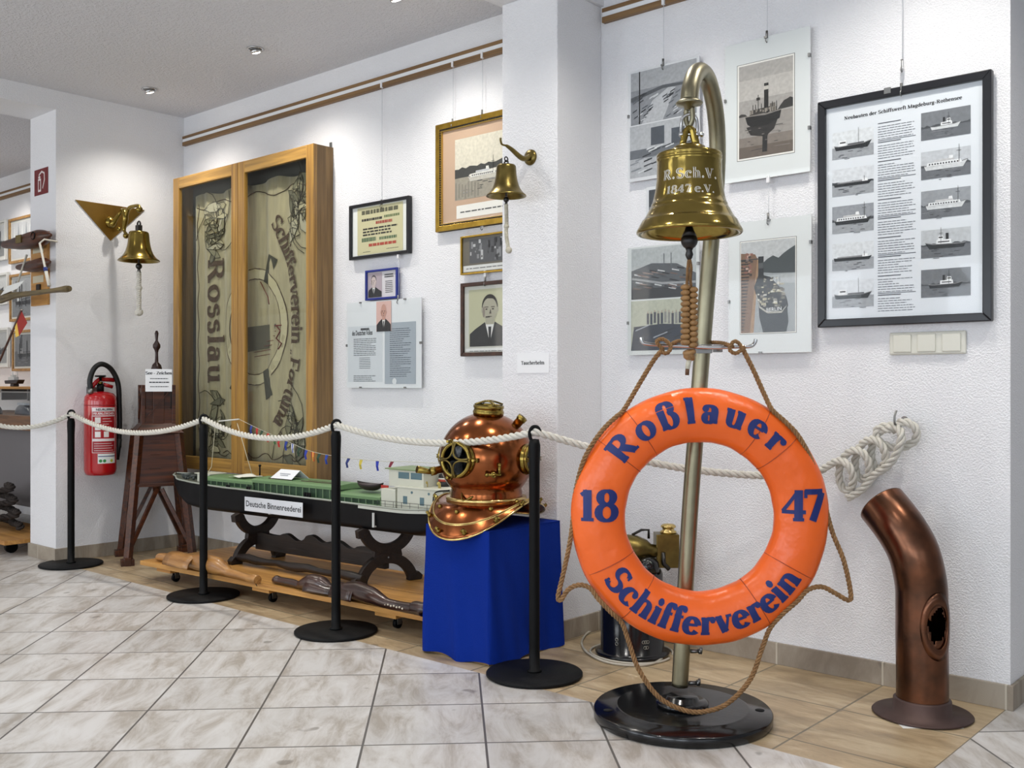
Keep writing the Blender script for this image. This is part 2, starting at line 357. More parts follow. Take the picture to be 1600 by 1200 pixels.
# ---------------------------------------------------------------- lettering
def _ln(x0, y0, x1, y1, w=None): return ('l', x0, y0, x1, y1, w)
def _arc(cx, cy, rx, ry, a0, a1): return ('a', cx, cy, rx, ry, a0, a1)
def _bar(x0, x1, y, h=6): return ('b', x0, x1, y, h)
def _dot(x, y, r=8): return ('d', x, y, r)
def _foot(x, y=3): return _bar(x - 12, x + 12, y)
def _n(x0, top=50): return [_ln(x0, 0, x0, top), _foot(x0), _bar(x0 - 12, x0, top - 3), _arc(x0 + 15, 33, 15, 15, 170, 0), _ln(x0 + 30, 0, x0 + 30, 33), _foot(x0 + 30)]
GL = {
 'n': (58, _n(14)), 'h': (58, _n(14, 74)),
 'm': (90, _n(14) + [_arc(59, 33, 15, 15, 170, 0), _ln(74, 0, 74, 33), _foot(74)]),
 'u': (58, [_ln(14, 14, 14, 50), _bar(2, 14, 47), _arc(28, 16, 14, 14, 180, 350), _ln(43, 0, 43, 50), _bar(31, 43, 47), _bar(43, 55, 3)]),
 'i': (30, [_ln(15, 0, 15, 50), _foot(15), _bar(3, 15, 47), _dot(15, 66)]),
 'l': (30, [_ln(15, 0, 15, 74), _foot(15), _bar(3, 15, 71)]),
 'r': (46, [_ln(15, 0, 15, 50), _foot(15), _bar(3, 15, 47), _arc(31, 32, 15, 15, 170, 70), _dot(38, 42, 7)]),
 'e': (50, [_arc(25, 25, 18, 23, 5, 320), _bar(10, 42, 28, 6)]),
 'c': (48, [_arc(26, 25, 18, 23, 50, 315), _dot(38, 39, 7)]),
 'o': (54, [_arc(27, 25, 19, 23, 0, 360)]),
 'a': (52, [_arc(21, 14, 12, 13, 0, 360), _ln(37, 0, 37, 34), _bar(37, 48, 3), _arc(23, 34, 14, 14, 0, 140), _dot(12, 40, 7)]),
 's': (44, [_arc(22, 36, 13, 12, 40, 270), _arc(22, 13, 13, 12, 90, -140), _dot(33, 42, 5), _dot(11, 7, 5)]),
 'f': (36, [_ln(15, 0, 15, 58), _foot(15), _bar(4, 32, 46), _arc(28, 58, 13, 15, 180, 60), _dot(34, 68, 7)]),
 't': (34, [_ln(15, 10, 15, 62), _bar(4, 30, 47), _arc(26, 12, 11, 11, 180, 300)]),
 'ß': (62, [_ln(14, 0, 14, 56), _foot(14, 3), _arc(28, 58, 14, 15, 180, 0), _arc(28, 56, 14, 14, 0, -80), _arc(32, 21, 17, 21, 90, -150)]),
 'v': (52, [_ln(10, 50, 26, 2, 15), _ln(42, 50, 26, 2, 6), _bar(1, 22, 47), _bar(34, 52, 47)]),
 'w': (76, [_ln(10, 50, 24, 2, 14), _ln(38, 50, 24, 2, 6), _ln(38, 50, 52, 2, 14), _ln(66, 50, 52, 2, 6), _bar(1, 22, 47), _bar(58, 75, 47)]),
 'd': (56, [_arc(23, 25, 16, 23, 30, 330), _ln(42, 0, 42, 74), _bar(30, 42, 71), _bar(42, 53, 3)]),
 'b': (56, [_arc(32, 25, 16, 23, -150, 150), _ln(14, 0, 14, 74), _bar(2, 14, 71)]),
 'g': (52, [_arc(23, 28, 15, 19, 0, 360), _arc(24, -8, 17, 11, 0, 360), _ln(38, 44, 48, 50, 7)]),
 'k': (56, [_ln(14, 0, 14, 74), _foot(14), _ln(14, 22, 44, 48, 6), _ln(24, 30, 44, 2, 14), _bar(34, 54, 3)]),
 'R': (76, [_ln(18, 0, 18, 70), _foot(18), _bar(4, 34, 67), _arc(34, 52, 20, 16, 90, -90), _bar(18, 36, 36), _ln(36, 36, 60, 2, 15), _bar(52, 74, 3)]),
 'S': (62, [_arc(31, 52, 20, 17, 30, 270), _arc(31, 18, 20, 17, 90, -150), _ln(50, 54, 50, 70, 5), _ln(12, 0, 12, 16, 5)]),
 'B': (66, [_ln(18, 0, 18, 70), _bar(4, 34, 67), _bar(4, 34, 3), _arc(34, 53, 17, 15, 90, -90), _bar(18, 36, 37), _arc(34, 20, 21, 18, 90, -90)]),
 'V': (76, [_ln(14, 70, 38, 2, 16), _ln(62, 70, 38, 2, 6), _bar(2, 28, 67), _bar(50, 74, 67)]),
 'T': (68, [_ln(34, 0, 34, 70), _foot(34), _bar(4, 64, 67), _ln(6, 54, 6, 70, 6), _ln(62, 54, 62, 70, 6)]),
 'N': (80, [_ln(14, 0, 14, 70, 7), _foot(14), _ln(14, 68, 62, 2, 16), _ln(62, 0, 62, 70, 7), _bar(2, 18, 67), _bar(50, 74, 67)]),
 'M': (94, [_ln(14, 0, 14, 70, 7), _foot(14), _ln(14, 68, 46, 2, 15), _ln(78, 68, 46, 2, 7), _ln(78, 0, 78, 70, 15), _foot(78), _bar(2, 16, 67), _bar(78, 90, 67)]),
 'F': (62, [_ln(18, 0, 18, 70), _foot(18), _bar(4, 58, 67), _bar(18, 46, 37), _ln(56, 54, 56, 70, 6)]),
 'D': (76, [_ln(18, 0, 18, 70), _bar(4, 34, 67), _bar(4, 34, 3), _arc(34, 35, 28, 32, 90, -90)]),
 'Z': (64, [_bar(6, 58, 67), _ln(54, 66, 10, 4, 14), _bar(6, 58, 3)]),
 'K': (74, [_ln(18, 0, 18, 70), _foot(18), _bar(4, 32, 67), _ln(18, 30, 56, 68, 7), _ln(30, 42, 58, 2, 15), _bar(48, 70, 3)]),
 '1': (44, [_ln(22, 0, 22, 70), _bar(8, 36, 3), _ln(22, 68, 8, 58, 7)]),
 '8': (56, [_arc(28, 53, 15, 15, 0, 360), _arc(28, 19, 19, 18, 0, 360)]),
 '4': (58, [_ln(38, 0, 38, 70), _bar(26, 50, 3), _ln(36, 68, 6, 22, 6), _bar(4, 54, 20, 7)]),
 '7': (54, [_bar(6, 50, 66, 10), _ln(48, 64, 24, 0, 14), _ln(8, 52, 8, 70, 6)]),
 '.': (22, [_dot(11, 7, 7)]), '-': (36, [_bar(6, 30, 25, 8)]), ' ': (26, []), '„': (36, [_ln(12, 8, 8, -10, 8), _ln(24, 8, 20, -10, 8)]),
 '“': (36, [_ln(8, 60, 12, 76, 8), _ln(20, 60, 24, 76, 8)]), ',': (20, [_ln(12, 8, 8, -8, 8)]),
}
def serif_w(txt, size, track=0): return sum(GL[c][0] + track for c in txt) * size / 70
def serif(mb, txt, size, f, bold=1.0, track=0, anchor=0.5, res=3):
    """draw serif letters; f(x, y) -> 3D point; size = capital height"""
    k = size / 70; x = -serif_w(txt, size, track) * anchor
    TH, TN = 15 * bold, 6 * bold
    for ch in txt:
        adv, st = GL[ch]
        for g in st:
            if g[0] == 'l':
                _, x0, y0, x1, y1, w = g; d = Vector((x1 - x0, y1 - y0)); L = d.length; d /= L; w = (w * bold if w else TN + (TH - TN) * abs(d.y)); nn = max(2, int(L / 12) * res // 3)
                path = [(Vector((x0, y0)) + d * L * i / nn, d, w) for i in range(nn + 1)]
            elif g[0] == 'b':
                _, x0, x1, y, h = g; path = [(Vector((x0 + (x1 - x0) * i / 3, y)), Vector((1, 0)), h * bold) for i in range(4)]
            elif g[0] == 'd':
                _, cx, cy, r = g; r *= bold
                path = [(Vector((cx - r + 2 * r * i / 6, cy)), Vector((1, 0)), 2 * sqrt(max(.02, r * r - (2 * r * i / 6 - r) ** 2))) for i in range(7)]
            else:
                _, cx, cy, rx, ry, a0, a1 = g; nn = max(4, int(abs(a1 - a0) / 18)); path = []
                for i in range(nn + 1):
                    a = radians(a0 + (a1 - a0) * i / nn); t = Vector((-rx * sin(a), ry * cos(a))).normalized()
                    path.append((Vector((cx + rx * cos(a), cy + ry * sin(a))), t, TN + (TH - TN) * abs(t.y) ** 1.3))
            vs = []; W_ = 2
            for p, t, w in path:
                nrm = Vector((-t.y, t.x))
                for q in range(W_ + 1):
                    z = p + nrm * w * (q / W_ - .5); vs.append(f(x + z.x * k, z.y * k))
            fs = [(i * 3 + q, i * 3 + q + 1, i * 3 + q + 4, i * 3 + q + 3) for i in range(len(path) - 1) for q in range(W_)]
            mb.add(vs, fs)
        x += (adv + track) * k
SC = {}
def sans(mb, txt, size, f, anchor=0.5, bold=0.0):
    key = (txt, bold)
    if key not in SC:
        cu = bpy.data.curves.new('letters', 'FONT'); cu.body = txt; cu.size = 1; cu.offset = bold; cu.resolution_u = 2
        o = bpy.data.objects.new('letters', cu); COL.objects.link(o); bpy.context.view_layer.update()
        me = bpy.data.meshes.new_from_object(o.evaluated_get(bpy.context.evaluated_depsgraph_get()))
        SC[key] = ([tuple(v.co) for v in me.vertices], [tuple(p.vertices) for p in me.polygons])
        bpy.data.objects.remove(o); bpy.data.curves.remove(cu); bpy.data.meshes.remove(me)
    vs, fs = SC[key]
    if not vs: return
    w = max(v[0] for v in vs)
    mb.add([f((v[0] - w * anchor) * size, v[1] * size) for v in vs], fs)
def flat(x, z, y, ang=0, shear=0):
    c, s_ = cos(radians(ang)), sin(radians(ang))
    return lambda u, v: (x + u * c - v * s_, y, z + u * s_ + v * c)
def textlines(mb, x0, x1, z1, z0, n, y, h=None, seed=0, ragged=.25, wordy=True):
    r = random.Random(seed); dz = (z1 - z0) / n; h = h or dz * .4
    for i in range(n):
        z = z1 - dz * (i + .5); x = x0; end = x1 - (x1 - x0) * r.random() * ragged * (1 if r.random() < .4 else .2)
        while x < end:
            w = (x1 - x0) * r.uniform(.05, .15); w = min(w, end - x)
            mb.rect(x, z - h / 2, x + w, z + h / 2, y); x += w + (x1 - x0) * .018
# ---------------------------------------------------------------- room
XL, XR, YB, YF, ZC = -10.5, 3.5, -4.0, 3.33, 2.645
XW, XS, YE = -5.66, -5.99, 2.54
XC = -.905
m = MB(FLOOR)
m.add([(XL, YB, 0), (XR, YB, 0), (XR, YE, 0), (XL, YE, 0)], [(0, 1, 2, 3)])
m.add([(XL, YE, 0), (XS, YE, 0), (XS, YF, 0), (XL, YF, 0)], [(0, 1, 2, 3)])
m.add([(XC, YE, 0), (XR, YE, 0), (XR, 5.2, 0), (XC, 5.2, 0)], [(0, 1, 2, 3)])
m.mat(BORDER).add([(XW, YE, 0), (XC - .01, YE, 0), (XC - .01, YF, 0), (XW, YF, 0)], [(0, 1, 2, 3)])
m.mat(FLOOR).add([(XC - .01, YE, 0), (XC, YE, 0), (XC, YF, 0), (XC - .01, YF, 0)], [(0, 1, 2, 3)])
struct(m.build('floor', fixn=False))
m = MB(CEIL); m.box(XL, XR, YB, 5.2, ZC, ZC + .1); struct(m.build('ceiling'))
m = MB(WALL); m.box(XL - .1, XC, YF, YF + .12, 0, ZC); m.box(XC - .12, XC, YF + .12, 5.2, 0, ZC); struct(m.build('wall_back'))
m = MB(WALL); m.box(XS, XW, YE, YF, 0, YE); struct(m.build('wall_left'))
m = MB(WALL); m.box(XS - .003, XW + .003, YB, YF, 2.54, ZC); struct(m.build('trim_1'))
m = MB(WALL); m.box(-2.765, -2.445, YB, YF, 2.54, ZC); struct(m.build('trim_2'))
m = MB(WALL); m.box(-2.747, -2.459, 3.044, YF, 0, 2.54); struct(m.build('wall_pilaster', bevel=.004))
m = MB(WALL); m.box(XC, XR, 5.1, 5.2, 0, ZC); struct(m.build('wall_alcove'))
m = MB(WALL); m.box(XR, XR + .1, YB, 5.2, 0, ZC); struct(m.build('wall_right'))
m = MB(WALL); m.box(XL - .1, XL, YB, YF, 0, ZC); struct(m.build('wall_far_left'))
m = MB(WALL); m.box(XL, XR, YB - .1, YB, 0, ZC); struct(m.build('wall_front'))
# skirting tiles
BH, BT = .077, .011
def skirt(name, *bs):
    m = MB(SKIRT)
    for b in bs: m.box(*b)
    struct(m.build(name, bevel=.0015))
skirt('baseboard_back', (XW, -2.747, YF - BT, YF, 0, BH), (-2.459, XC + BT, YF - BT, YF, 0, BH))
skirt('baseboard_pilaster', (-2.747 - BT, -2.459 + BT, 3.044 - BT, 3.044, 0, BH), (-2.459, -2.459 + BT, 3.044, YF - BT, 0, BH), (-2.747 - BT, -2.747, 3.044, YF - BT, 0, BH))
skirt('baseboard_left', (XW, XW + BT, YE - BT, YF - BT, 0, BH), (XS - BT, XW, YE - BT, YE, 0, BH))
skirt('baseboard_alcove', (XC, XC + BT, YF, 5.1, 0, BH))
# picture rails: two thin wooden strips with a white channel between
def rails(nm, x0, x1):
    t = MB(M('white_rail_channel', '#eceef0', .4)); t.box(x0, x1, YF - .018, YF, 2.488, 2.51); o = struct(t.build(nm))
    for z0, z1 in ((2.508, 2.524), (2.466, 2.489)):
        t = MB(RAILW); t.box(x0, x1, YF - .022, YF, z0, z1); t.build('rail_strip', o, bevel=.001)
rails('trim_3', XW + .02, -2.765); rails('trim_4', -2.44, XC - .05); rails('trim_5', XL, XS - .02)
# recessed ceiling spots
def spot(x, y, lab):
    t = thing('ceiling_spotlight', lab, 'spotlight', (x, y, ZC), group='recessed ceiling spotlights')
    m = MB(CHROME); m.lathe([(.03, -.001), (.041, -.001), (.043, -.004), (.040, -.007), (.031, -.006), (.028, .0)], 28, closed=True); m.build('trim_ring', t)
    m = MB(CHROME); m.tr(Matrix.Rotation(radians(18), 4, 'X')); m.lathe([(.0, .0), (.024, -.002), (.027, -.014), (.024, -.022), (.021, -.018)], 24); m.build('lamp_holder', t)
    m = MB(emit('halogen_glow', '#fff3dc', 14)); m.tr(Matrix.Rotation(radians(18), 4, 'X')); m.lathe([(.0, -.024), (.012, -.0235), (.0195, -.0215), (.0195, -.0195)], 20); m.build('bulb', t)
for (x, y), l in zip(SPOTS_VIS, ('chrome ceiling spotlight nearest the corner above the display cabinet', 'chrome ceiling spotlight in the middle of the ceiling, above the certificate', 'chrome ceiling spotlight cut off by the top edge of the photo')):
    spot(x, y, l)
# ---------------------------------------------------------------- pictures
E = .0003
def jag(x0, x1, z, amp, n, r): return [(x0 + (x1 - x0) * i / n, z + amp * r.uniform(-1, 1)) for i in range(n + 1)]
def boat_photo(m, x0, z0, x1, z1, y, kind='tug', seed=1, sky='#b5b5b8', water='#8b8b8f', hills='#4c4c4f', hull='#1c1c1f', top='#d8d8da', hor=.45, flip=1, sepia=None, cx=.5, sc=1.0, reflect=True):
    """a greyscale photograph of a boat printed on one flat rectangle, built of layered flat shapes"""
    r = random.Random(seed); w, h = x1 - x0, z1 - z0; X = lambda u: x0 + u * w; Z = lambda v: z0 + v * h
    m.mat(PH(sky)).rect(x0, z0, x1, z1, y)
    m.mat(PH(water)).rect(x0, z0, x1, Z(hor), y - E)
    for i in range(6):
        a = r.uniform(.0, .7); b = a + r.uniform(.1, .3); v = r.uniform(.03, hor - .04); m.mat(PH('#a3a3a6' if i % 2 else '#707074')).rect(X(a), Z(v), X(min(1, b)), Z(v + .008), y - 1.5 * E)
    if hills:
        p = jag(x0, x1, Z(hor + .07), h * .035, 16, r); m.mat(PH(hills)).poly([(x0, Z(hor))] + p + [(x1, Z(hor))], y - 2 * E)
    def B(u, v):  # boat coordinates: -1..1 length, heights in the same unit
        return (X(cx) + flip * u * w * .42 * sc, Z(hor - .06) + v * w * .42 * sc * (1.35 if kind != 'steamer' else 1))
    def bp(c, pts, l): m.mat(PH(c)).poly([B(*p) for p in (pts if flip > 0 else pts[::-1])], y - l * E)
    if reflect:
        for i in range(7):
            a = r.uniform(-.8, .5); d = r.uniform(.1, .35); q = -.06 - i * .055
            bp('#3a3a3d', [(a, q - .02), (a + d, q - .02), (a + d, q), (a, q)], 3)
    if kind == 'barge':
        bp(hull, [(-.95, -.02), (.85, -.02), (1, .12), (.8, .09), (-.8, .09), (-1, .1)], 4); bp('#8f8f92', [(-.8, .09), (.5, .09), (.5, .15), (-.8, .13)], 5); bp(top, [(.5, .09), (.8, .09), (.78, .2), (.52, .2)], 6)
    else:
        bp(hull, [(-.88, -.05), (.78, -.05), (1, .2), (.6, .13), (-.7, .1), (-.98, .14)], 4)
        bp('#8a8a8c', [(-.96, .10), (-.7, .075), (.6, .10), (.98, .17), (1, .2), (.6, .13), (-.7, .1), (-.98, .14)], 5)
        if kind == 'tug':
            bp(top, [(-.3, .11), (.45, .12), (.42, .28), (-.28, .27)], 6); bp('#2a2a2c', [(-.2, .17), (.35, .17), (.35, .21), (-.2, .21)], 7)
            bp(top, [(.08, .27), (.36, .27), (.34, .42), (.1, .42)], 6.5); bp('#2a2a2c', [(.12, .33), (.32, .33), (.32, .38), (.12, .38)], 7)
            bp('#222224', [(-.16, .27), (-.02, .27), (-.02, .5), (-.15, .5)], 6.2)
        elif kind == 'passenger':
            bp(top, [(-.85, .08), (.75, .1), (.68, .22), (-.8, .2)], 6)
            for i in range(11): q = -.74 + i * .125; bp('#3a3a3e', [(q, .12), (q + .07, .12), (q + .07, .17), (q, .17)], 7)
            bp('#c8c8ca', [(-.5, .21), (.4, .215), (.36, .29), (-.48, .28)], 6.3); bp(top, [(.15, .28), (.36, .28), (.33, .38), (.17, .38)], 6.6)
        elif kind == 'steamer':
            bp('#3c3733', [(-.55, .1), (.45, .12), (.42, .24), (-.5, .22)], 6); bp('#15130f', [(-.02, .2), (.14, .2), (.13, .98), (.0, .98)], 7)
            bp('#9c978e', [(-.01, .8), (.135, .8), (.135, .86), (-.01, .86)], 8); bp('#5c554d', [(.2, .2), (.4, .2), (.4, .36), (.2, .36)], 6.6)
            for q in (-.85, -.7, .55, .7): bp('#2b2723', [(q, .1), (q + .05, .1), (q + .05, .22), (q, .22)], 6.7)
        else:
            bp(top, [(-.75, .1), (-.3, .1), (-.32, .3), (-.7, .3)], 6); bp('#5a5a5e', [(-.25, .11), (.6, .12), (.6, .17), (-.25, .16)], 6); bp('#2a2a2c', [(-.66, .2), (-.36, .2), (-.36, .25), (-.66, .25)], 7)
    mx = {'tug': .2, 'passenger': .6, 'barge': .6, 'steamer': .62, 'cargo': .3}[kind]
    bp('#2c2c2e', [(mx, .12), (mx + .02, .12), (mx + .018, .72 if kind != 'barge' else .3), (mx, .72 if kind != 'barge' else .3)], 8)
    if kind in ('tug', 'passenger'): bp('#2c2c2e', [(mx - .1, .5), (mx + .1, .5), (mx + .1, .515), (mx - .1, .515)], 8)
    return m
def portrait(m, x0, z0, x1, z1, y, bg='#b9b7a4', skin='#b3b0a4', suit='#26282c', hair='#2c2a28', turn=0, bald=False):
    w, h = x1 - x0, z1 - z0; cx = x0 + w * (.5 + .04 * turn); X = lambda u: cx + u * w; Z = lambda v: z0 + v * h
    el = lambda u, v, a, b, n=20, s=0, e=360: [(X(u + a * cos(radians(s + (e - s) * i / n))), Z(v + b * sin(radians(s + (e - s) * i / n)))) for i in range(n)]
    m.mat(P(bg, .35)).rect(x0, z0, x1, z1, y)
    m.mat(P(suit, .35)).poly([(x0 + .02 * w, z0), (x1 - .02 * w, z0), (x1 - .02 * w, Z(.22)), (X(.34), Z(.31)), (X(.12), Z(.42)), (X(-.12), Z(.42)), (X(-.34), Z(.31)), (x0 + .02 * w, Z(.22))], y - E)
    m.mat(P('#dededc', .35)).poly([(X(0), Z(.06)), (X(.11), Z(.42)), (X(-.11), Z(.42))], y - 2 * E)
    m.mat(P(suit, .35)).poly([(X(-.02), Z(.06)), (X(.02), Z(.06)), (X(.035), Z(.34)), (X(-.035), Z(.34))], y - 3 * E)
    m.mat(P(skin, .35)).poly([(X(-.1), Z(.38)), (X(.1), Z(.38)), (X(.1), Z(.52)), (X(-.1), Z(.52))], y - 2.5 * E)
    if not bald: m.mat(P(hair, .35)).poly(el(0, .69, .188, .215), y - 3.2 * E)
    m.mat(P(skin, .35)).poly(el(0, .64 if not bald else .67, .175, .205 if not bald else .235), y - 4 * E)
    for s in (-1, 1): m.poly(el(s * .18, .63, .025, .045, 10), y - 3.6 * E)
    if not bald: m.mat(P(hair, .35)).poly(el(0, .70, .18, .195, 14, 38, 142), y - 4.6 * E)
    k = turn * .02; dk = P('#4e463f', .35)
    for s in (-1, 1):
        m.mat(dk).poly([(X(s * .075 + k - .045), Z(.675)), (X(s * .075 + k + .045), Z(.675)), (X(s * .075 + k + .04), Z(.69)), (X(s * .075 + k - .04), Z(.69))], y - 5 * E)
        m.mat(P('#2a2522', .35)).poly(el(s * .075 + k, .645, .026, .012, 10), y - 5 * E)
    m.mat(dk).poly([(X(k - .012), Z(.565)), (X(k + .04), Z(.565)), (X(k + .02), Z(.65))], y - 5 * E)
    m.poly([(X(k - .055), Z(.51)), (X(k + .055), Z(.51)), (X(k + .045), Z(.523)), (X(k - .045), Z(.523))], y - 5 * E)
    m.mat(P('#857d73' if not bald else '#a8786a', .35)).poly(el(-.14, .6, .03, .1, 10), y - 4.5 * E)
    return m
def place(pxl, pyt, pxr, pyb_left, y):
    """world left-top corner and size of an upright picture seen with left edge pxl, right edge pxr"""
    a = ony(pxl, pyt, y); b = ony(pxl, pyb_left, y); c = ony(pxr, pyt, y)
    return a.x, b.z, c.x - a.x, a.z - b.z
def pic(name, label, cat, pxl, pyt, pxr, pybl, y, group=None):
    x, z, w, h = place(pxl, pyt, pxr, pybl, y); t = thing(name, label, cat, (x, y, z), group=group); return t, w, h
def moulding(t, w, h, fw, d, mat, name='frame', bevel=.002, front=0):
    """rectangular frame as one mesh of four mitred bars; front at local y=front, back at front+d"""
    m = MB(mat)
    for a, b, c, e in (((0, 0), (w, 0), (w - fw, fw), (fw, fw)), ((w, 0), (w, h), (w - fw, h - fw), (w - fw, fw)), ((w, h), (0, h), (fw, h - fw), (w - fw, h - fw)), ((0, h), (0, 0), (fw, fw), (fw, h - fw))):
        m.prism([a, b, c, e], front, front + d)
    return m.build(name, t, bevel=bevel)
def sheet(t, x0, z0, x1, z1, y, mat, name='mount', d=.0015):
    m = MB(mat); m.box(x0, x1, y, y + d, z0, z1); return m.build(name, t)
def pane(t, w, h, y, ins=0, name='glass', d=.002):
    m = MB(GLASS); m.box(ins, w - ins, y, y + d, ins, h - ins); return m.build(name, t)
def clips(t, w, h, pos, y=-.002):
    for (u, v) in pos:
        m = MB(STEEL); x, z = u * w, v * h
        vert = v in (0, 1)
        if vert: m.box(x - .006, x + .006, y - .001, .012, z - (.006 if v == 1 else .001), z + (.001 if v == 1 else .006))
        else: m.box(x - (.001 if u == 0 else .006), x + (.006 if u == 0 else .001), y - .001, .012, z - .006, z + .006)
        m.build('clip', t)
def wire(px, ytop_z, z1, y, lab, hookz=None, x=None):
    """nylon picture wire with slider and hook, from the rail down to the frame"""
    xx = ony(px, 300, y).x if x is None else x
    t = thing('picture_wire', lab, 'picture wire', (xx, y, z1))
    m = MB(M('clear_nylon', '#c9ccd0', .3)); m.tube([(0, 0, 0), (0, 0, ytop_z - z1)], .0011, 6); m.build('cord', t)
    m = MB(P('#e9e9ea', .4)); m.box(-.006, .006, -.008, .004, ytop_z - z1 - .005, ytop_z - z1 + .022); m.build('slider', t, bevel=.001)
    m = MB(STEEL); m.cyl((0, -.004, -.004), (0, -.004, .022), .0045, 10); m.tube([(0, -.006, 0), (0, -.012, -.006), (0, -.013, -.016), (0, -.006, -.02), (0, .0, -.014)], .0018, 6); m.build('hook', t)
    return t
YP = YF - .03   # front plane of hung pictures
RZ = 2.47
# certificate
t, w, h = pic('framed_certificate', 'black-framed certificate with coloured old German lettering, beside the display cabinet', 'framed certificate', 545, 322, 638, 407, YP)
moulding(t, w, h, .016, .025, P('#131418', .3)); sheet(t, .014, .014, w - .014, h - .014, .012, P('#e9e9e6'))
m = MB(P('#cfc8a0')); m.rect(.055, .02, w - .05, h - .02, .011)
m.mat(P('#5c5a46')); textlines(m, w * .2, w * .82, h * .88, h * .79, 1, .0105, .02, 31); m.mat(P('#6d7a52')); textlines(m, w * .58, w * .84, h * .75, h * .68, 1, .0105, .012, 32)
m.mat(P('#2e2b26')); textlines(m, w * .2, w * .55, h * .72, h * .68, 1, .0105, .012, 3)
m.mat(P('#a54a3c')); textlines(m, w * .44, w * .72, h * .66, h * .59, 1, .0105, .014, 33); m.mat(P('#2e2b26')); textlines(m, w * .22, w * .82, h * .56, h * .40, 3, .0105, .008, 5)
m.mat(P('#5f7355')); textlines(m, w * .2, w * .45, h * .38, h * .3, 1, .0105, .02, 34); textlines(m, w * .5, w * .8, h * .37, h * .30, 1, .0105, .014, 6)
m.mat(P('#b04a3a')); textlines(m, w * .32, w * .8, h * .27, h * .2, 1, .0105, .014, 35)
m.mat(P('#57534a')); textlines(m, w * .22, w * .35, h * .13, h * .11, 1, .0105, .003, 8); textlines(m, w * .62, w * .84, h * .15, h * .12, 1, .0105, .003, 9)
m.build('document', t); pane(t, w, h, .008, .015)
wire(597, RZ, ony(597, 318, YP).z, YP + .012, 'clear wire with hook holding up the black-framed certificate')
# blue frame
t, w, h = pic('framed_portrait', 'small blue frame with a portrait photo and a printed card, under the certificate', 'framed portrait', 570, 423, 620, 470, YP)
moulding(t, w, h, .011, .02, P('#1d2c80', .3)); m = MB(P('#d9d4d8')); m.box(.009, w - .009, .01, .012, .009, h - .009); m.build('mount', t)
m = MB(P('#a393a0')); portrait(m, .014, .014, w * .5, h - .014, .009, '#b3a4ad', '#cbbbb8', '#25262b', '#4a444a', turn=-2)
m.mat(P('#3a3a3e')); textlines(m, w * .58, w * .86, h * .84, h * .7, 2, .009, .006, 2, wordy=False); textlines(m, w * .6, w * .84, h * .62, h * .2, 7, .009, .003, 4); m.build('portrait_print', t); pane(t, w, h, .006, .010)
# newspaper clip frame
t, w, h = pic('clip_frame', 'frameless glass clip frame with newspaper pages and a small portrait of a bald man', 'clip frame', 541, 474, 657, 606, YP)
sheet(t, 0, 0, w, h, .004, P('#dfe2e5'), 'backing_board', .006)
m = MB(P('#ced3d8')); m.rect(.01, .03, w * .5, h * .72, .0035); m.mat(P('#a3acb5')); m.rect(w * .53, .02, w - .035, h * .74, .003)
m.mat(P('#24262a')); textlines(m, w * .2, w * .32, h * .7, h * .665, 1, .003, .011, 36); sans(m, 'des Deutschen Volkes', .032, lambda u, v: (w * .22 + u * .55, .003, h * .615 + v * 1.1), bold=.02)
m.mat(P('#4b5057')); textlines(m, w * .1, w * .42, h * .58, h * .37, 10, .003, .003, 3); textlines(m, w * .18, w * .34, h * .36, h * .22, 7, .003, .0025, 4); textlines(m, w * .1, w * .42, h * .15, h * .07, 4, .003, .003, 5)
m.mat(P('#4a525b')); textlines(m, w * .6, w * .88, h * .68, h * .12, 24, .0025, .0028, 6, .5)
m.mat(P('#d8dcdf')); m.poly([(w * .66 + .016 * cos(i * .5), h * .075 + .016 * sin(i * .5)) for i in range(12)], .0025)
m.build('newspaper_print', t)
m = MB(P('#c99')); portrait(m, w * .42, h * .645, w * .62, h * .99, .0015, '#d9b4ac', '#c49688', '#1f1f24', '#888', bald=True); m.build('portrait_print', t)
pane(t, w, h, -.002); clips(t, w, h, [(.2, 1), (.8, 1), (.2, 0), (.8, 0), (1, .5), (0, .5)])
wire(623, ony(597, 405, YP).z, ony(623, 468, YP).z, YP + .01, 'short wire between the certificate and the newspaper clip frame')
# gold frame
t, w, h = pic('gold_framed_photo', 'large gold-framed photo of a white ship on a wooded river, partly hidden by the pilaster', 'framed photo', 680, 196, 812, 363, YP)
moulding(t, w, h, .026, .028, M('gilt_frame', '#b8963f', .3, .9, var=.4, vscale=30, vcol='#7a5c1e')); 
m = MB(P('#201a12')); 
for a in (.026, .034):
    pass
for i in range(int((w - .052) / .011)): 
    for z in (.029, h - .029): m.box(.027 + i * .011, .033 + i * .011, .001, .01, z - .003, z + .003)
for i in range(int((h - .052) / .011)):
    for x in (.029, w - .029): m.box(x - .003, x + .003, .001, .01, .027 + i * .011, .033 + i * .011)
m.build('beaded_edge', t)
moulding(t, w, h, .036, .02, M('gilt_inner', '#c8a85a', .35, .8), 'inner_moulding', 0, .006)
sheet(t, .03, .03, w - .03, h - .03, .016, P('#c2a48c'))
m = MB(); boat_photo(m, .115, h * .27, w - .08, h * .83, .0155, 'passenger', 4, '#d9d2c2', '#a39c8e', '#4a4a48', '#c9c4ba', '#e8e6e0', .36, cx=.55, sc=.7)
m.mat(P('#3c3c3a')); m.poly([(.115, h * .47)] + [(.115 + (w - .195) * i / 14, h * (.545 + .03 * random.random() + .02 * i / 14)) for i in range(15)] + [(w - .08, h * .5)], .0148)
m.mat(P('#dcd6ca')); m.poly([(w * .38, h * .46), (w * .9, h * .49), (w * .88, h * .52), (w * .4, h * .49)], .0142)
m.mat(P('#8a8479')); [m.rect(.117 + i * .02, h * (.275 + .01 * (i % 3)), .128 + i * .02, h * (.43 - .01 * (i % 4)), .0146) for i in range(8)]
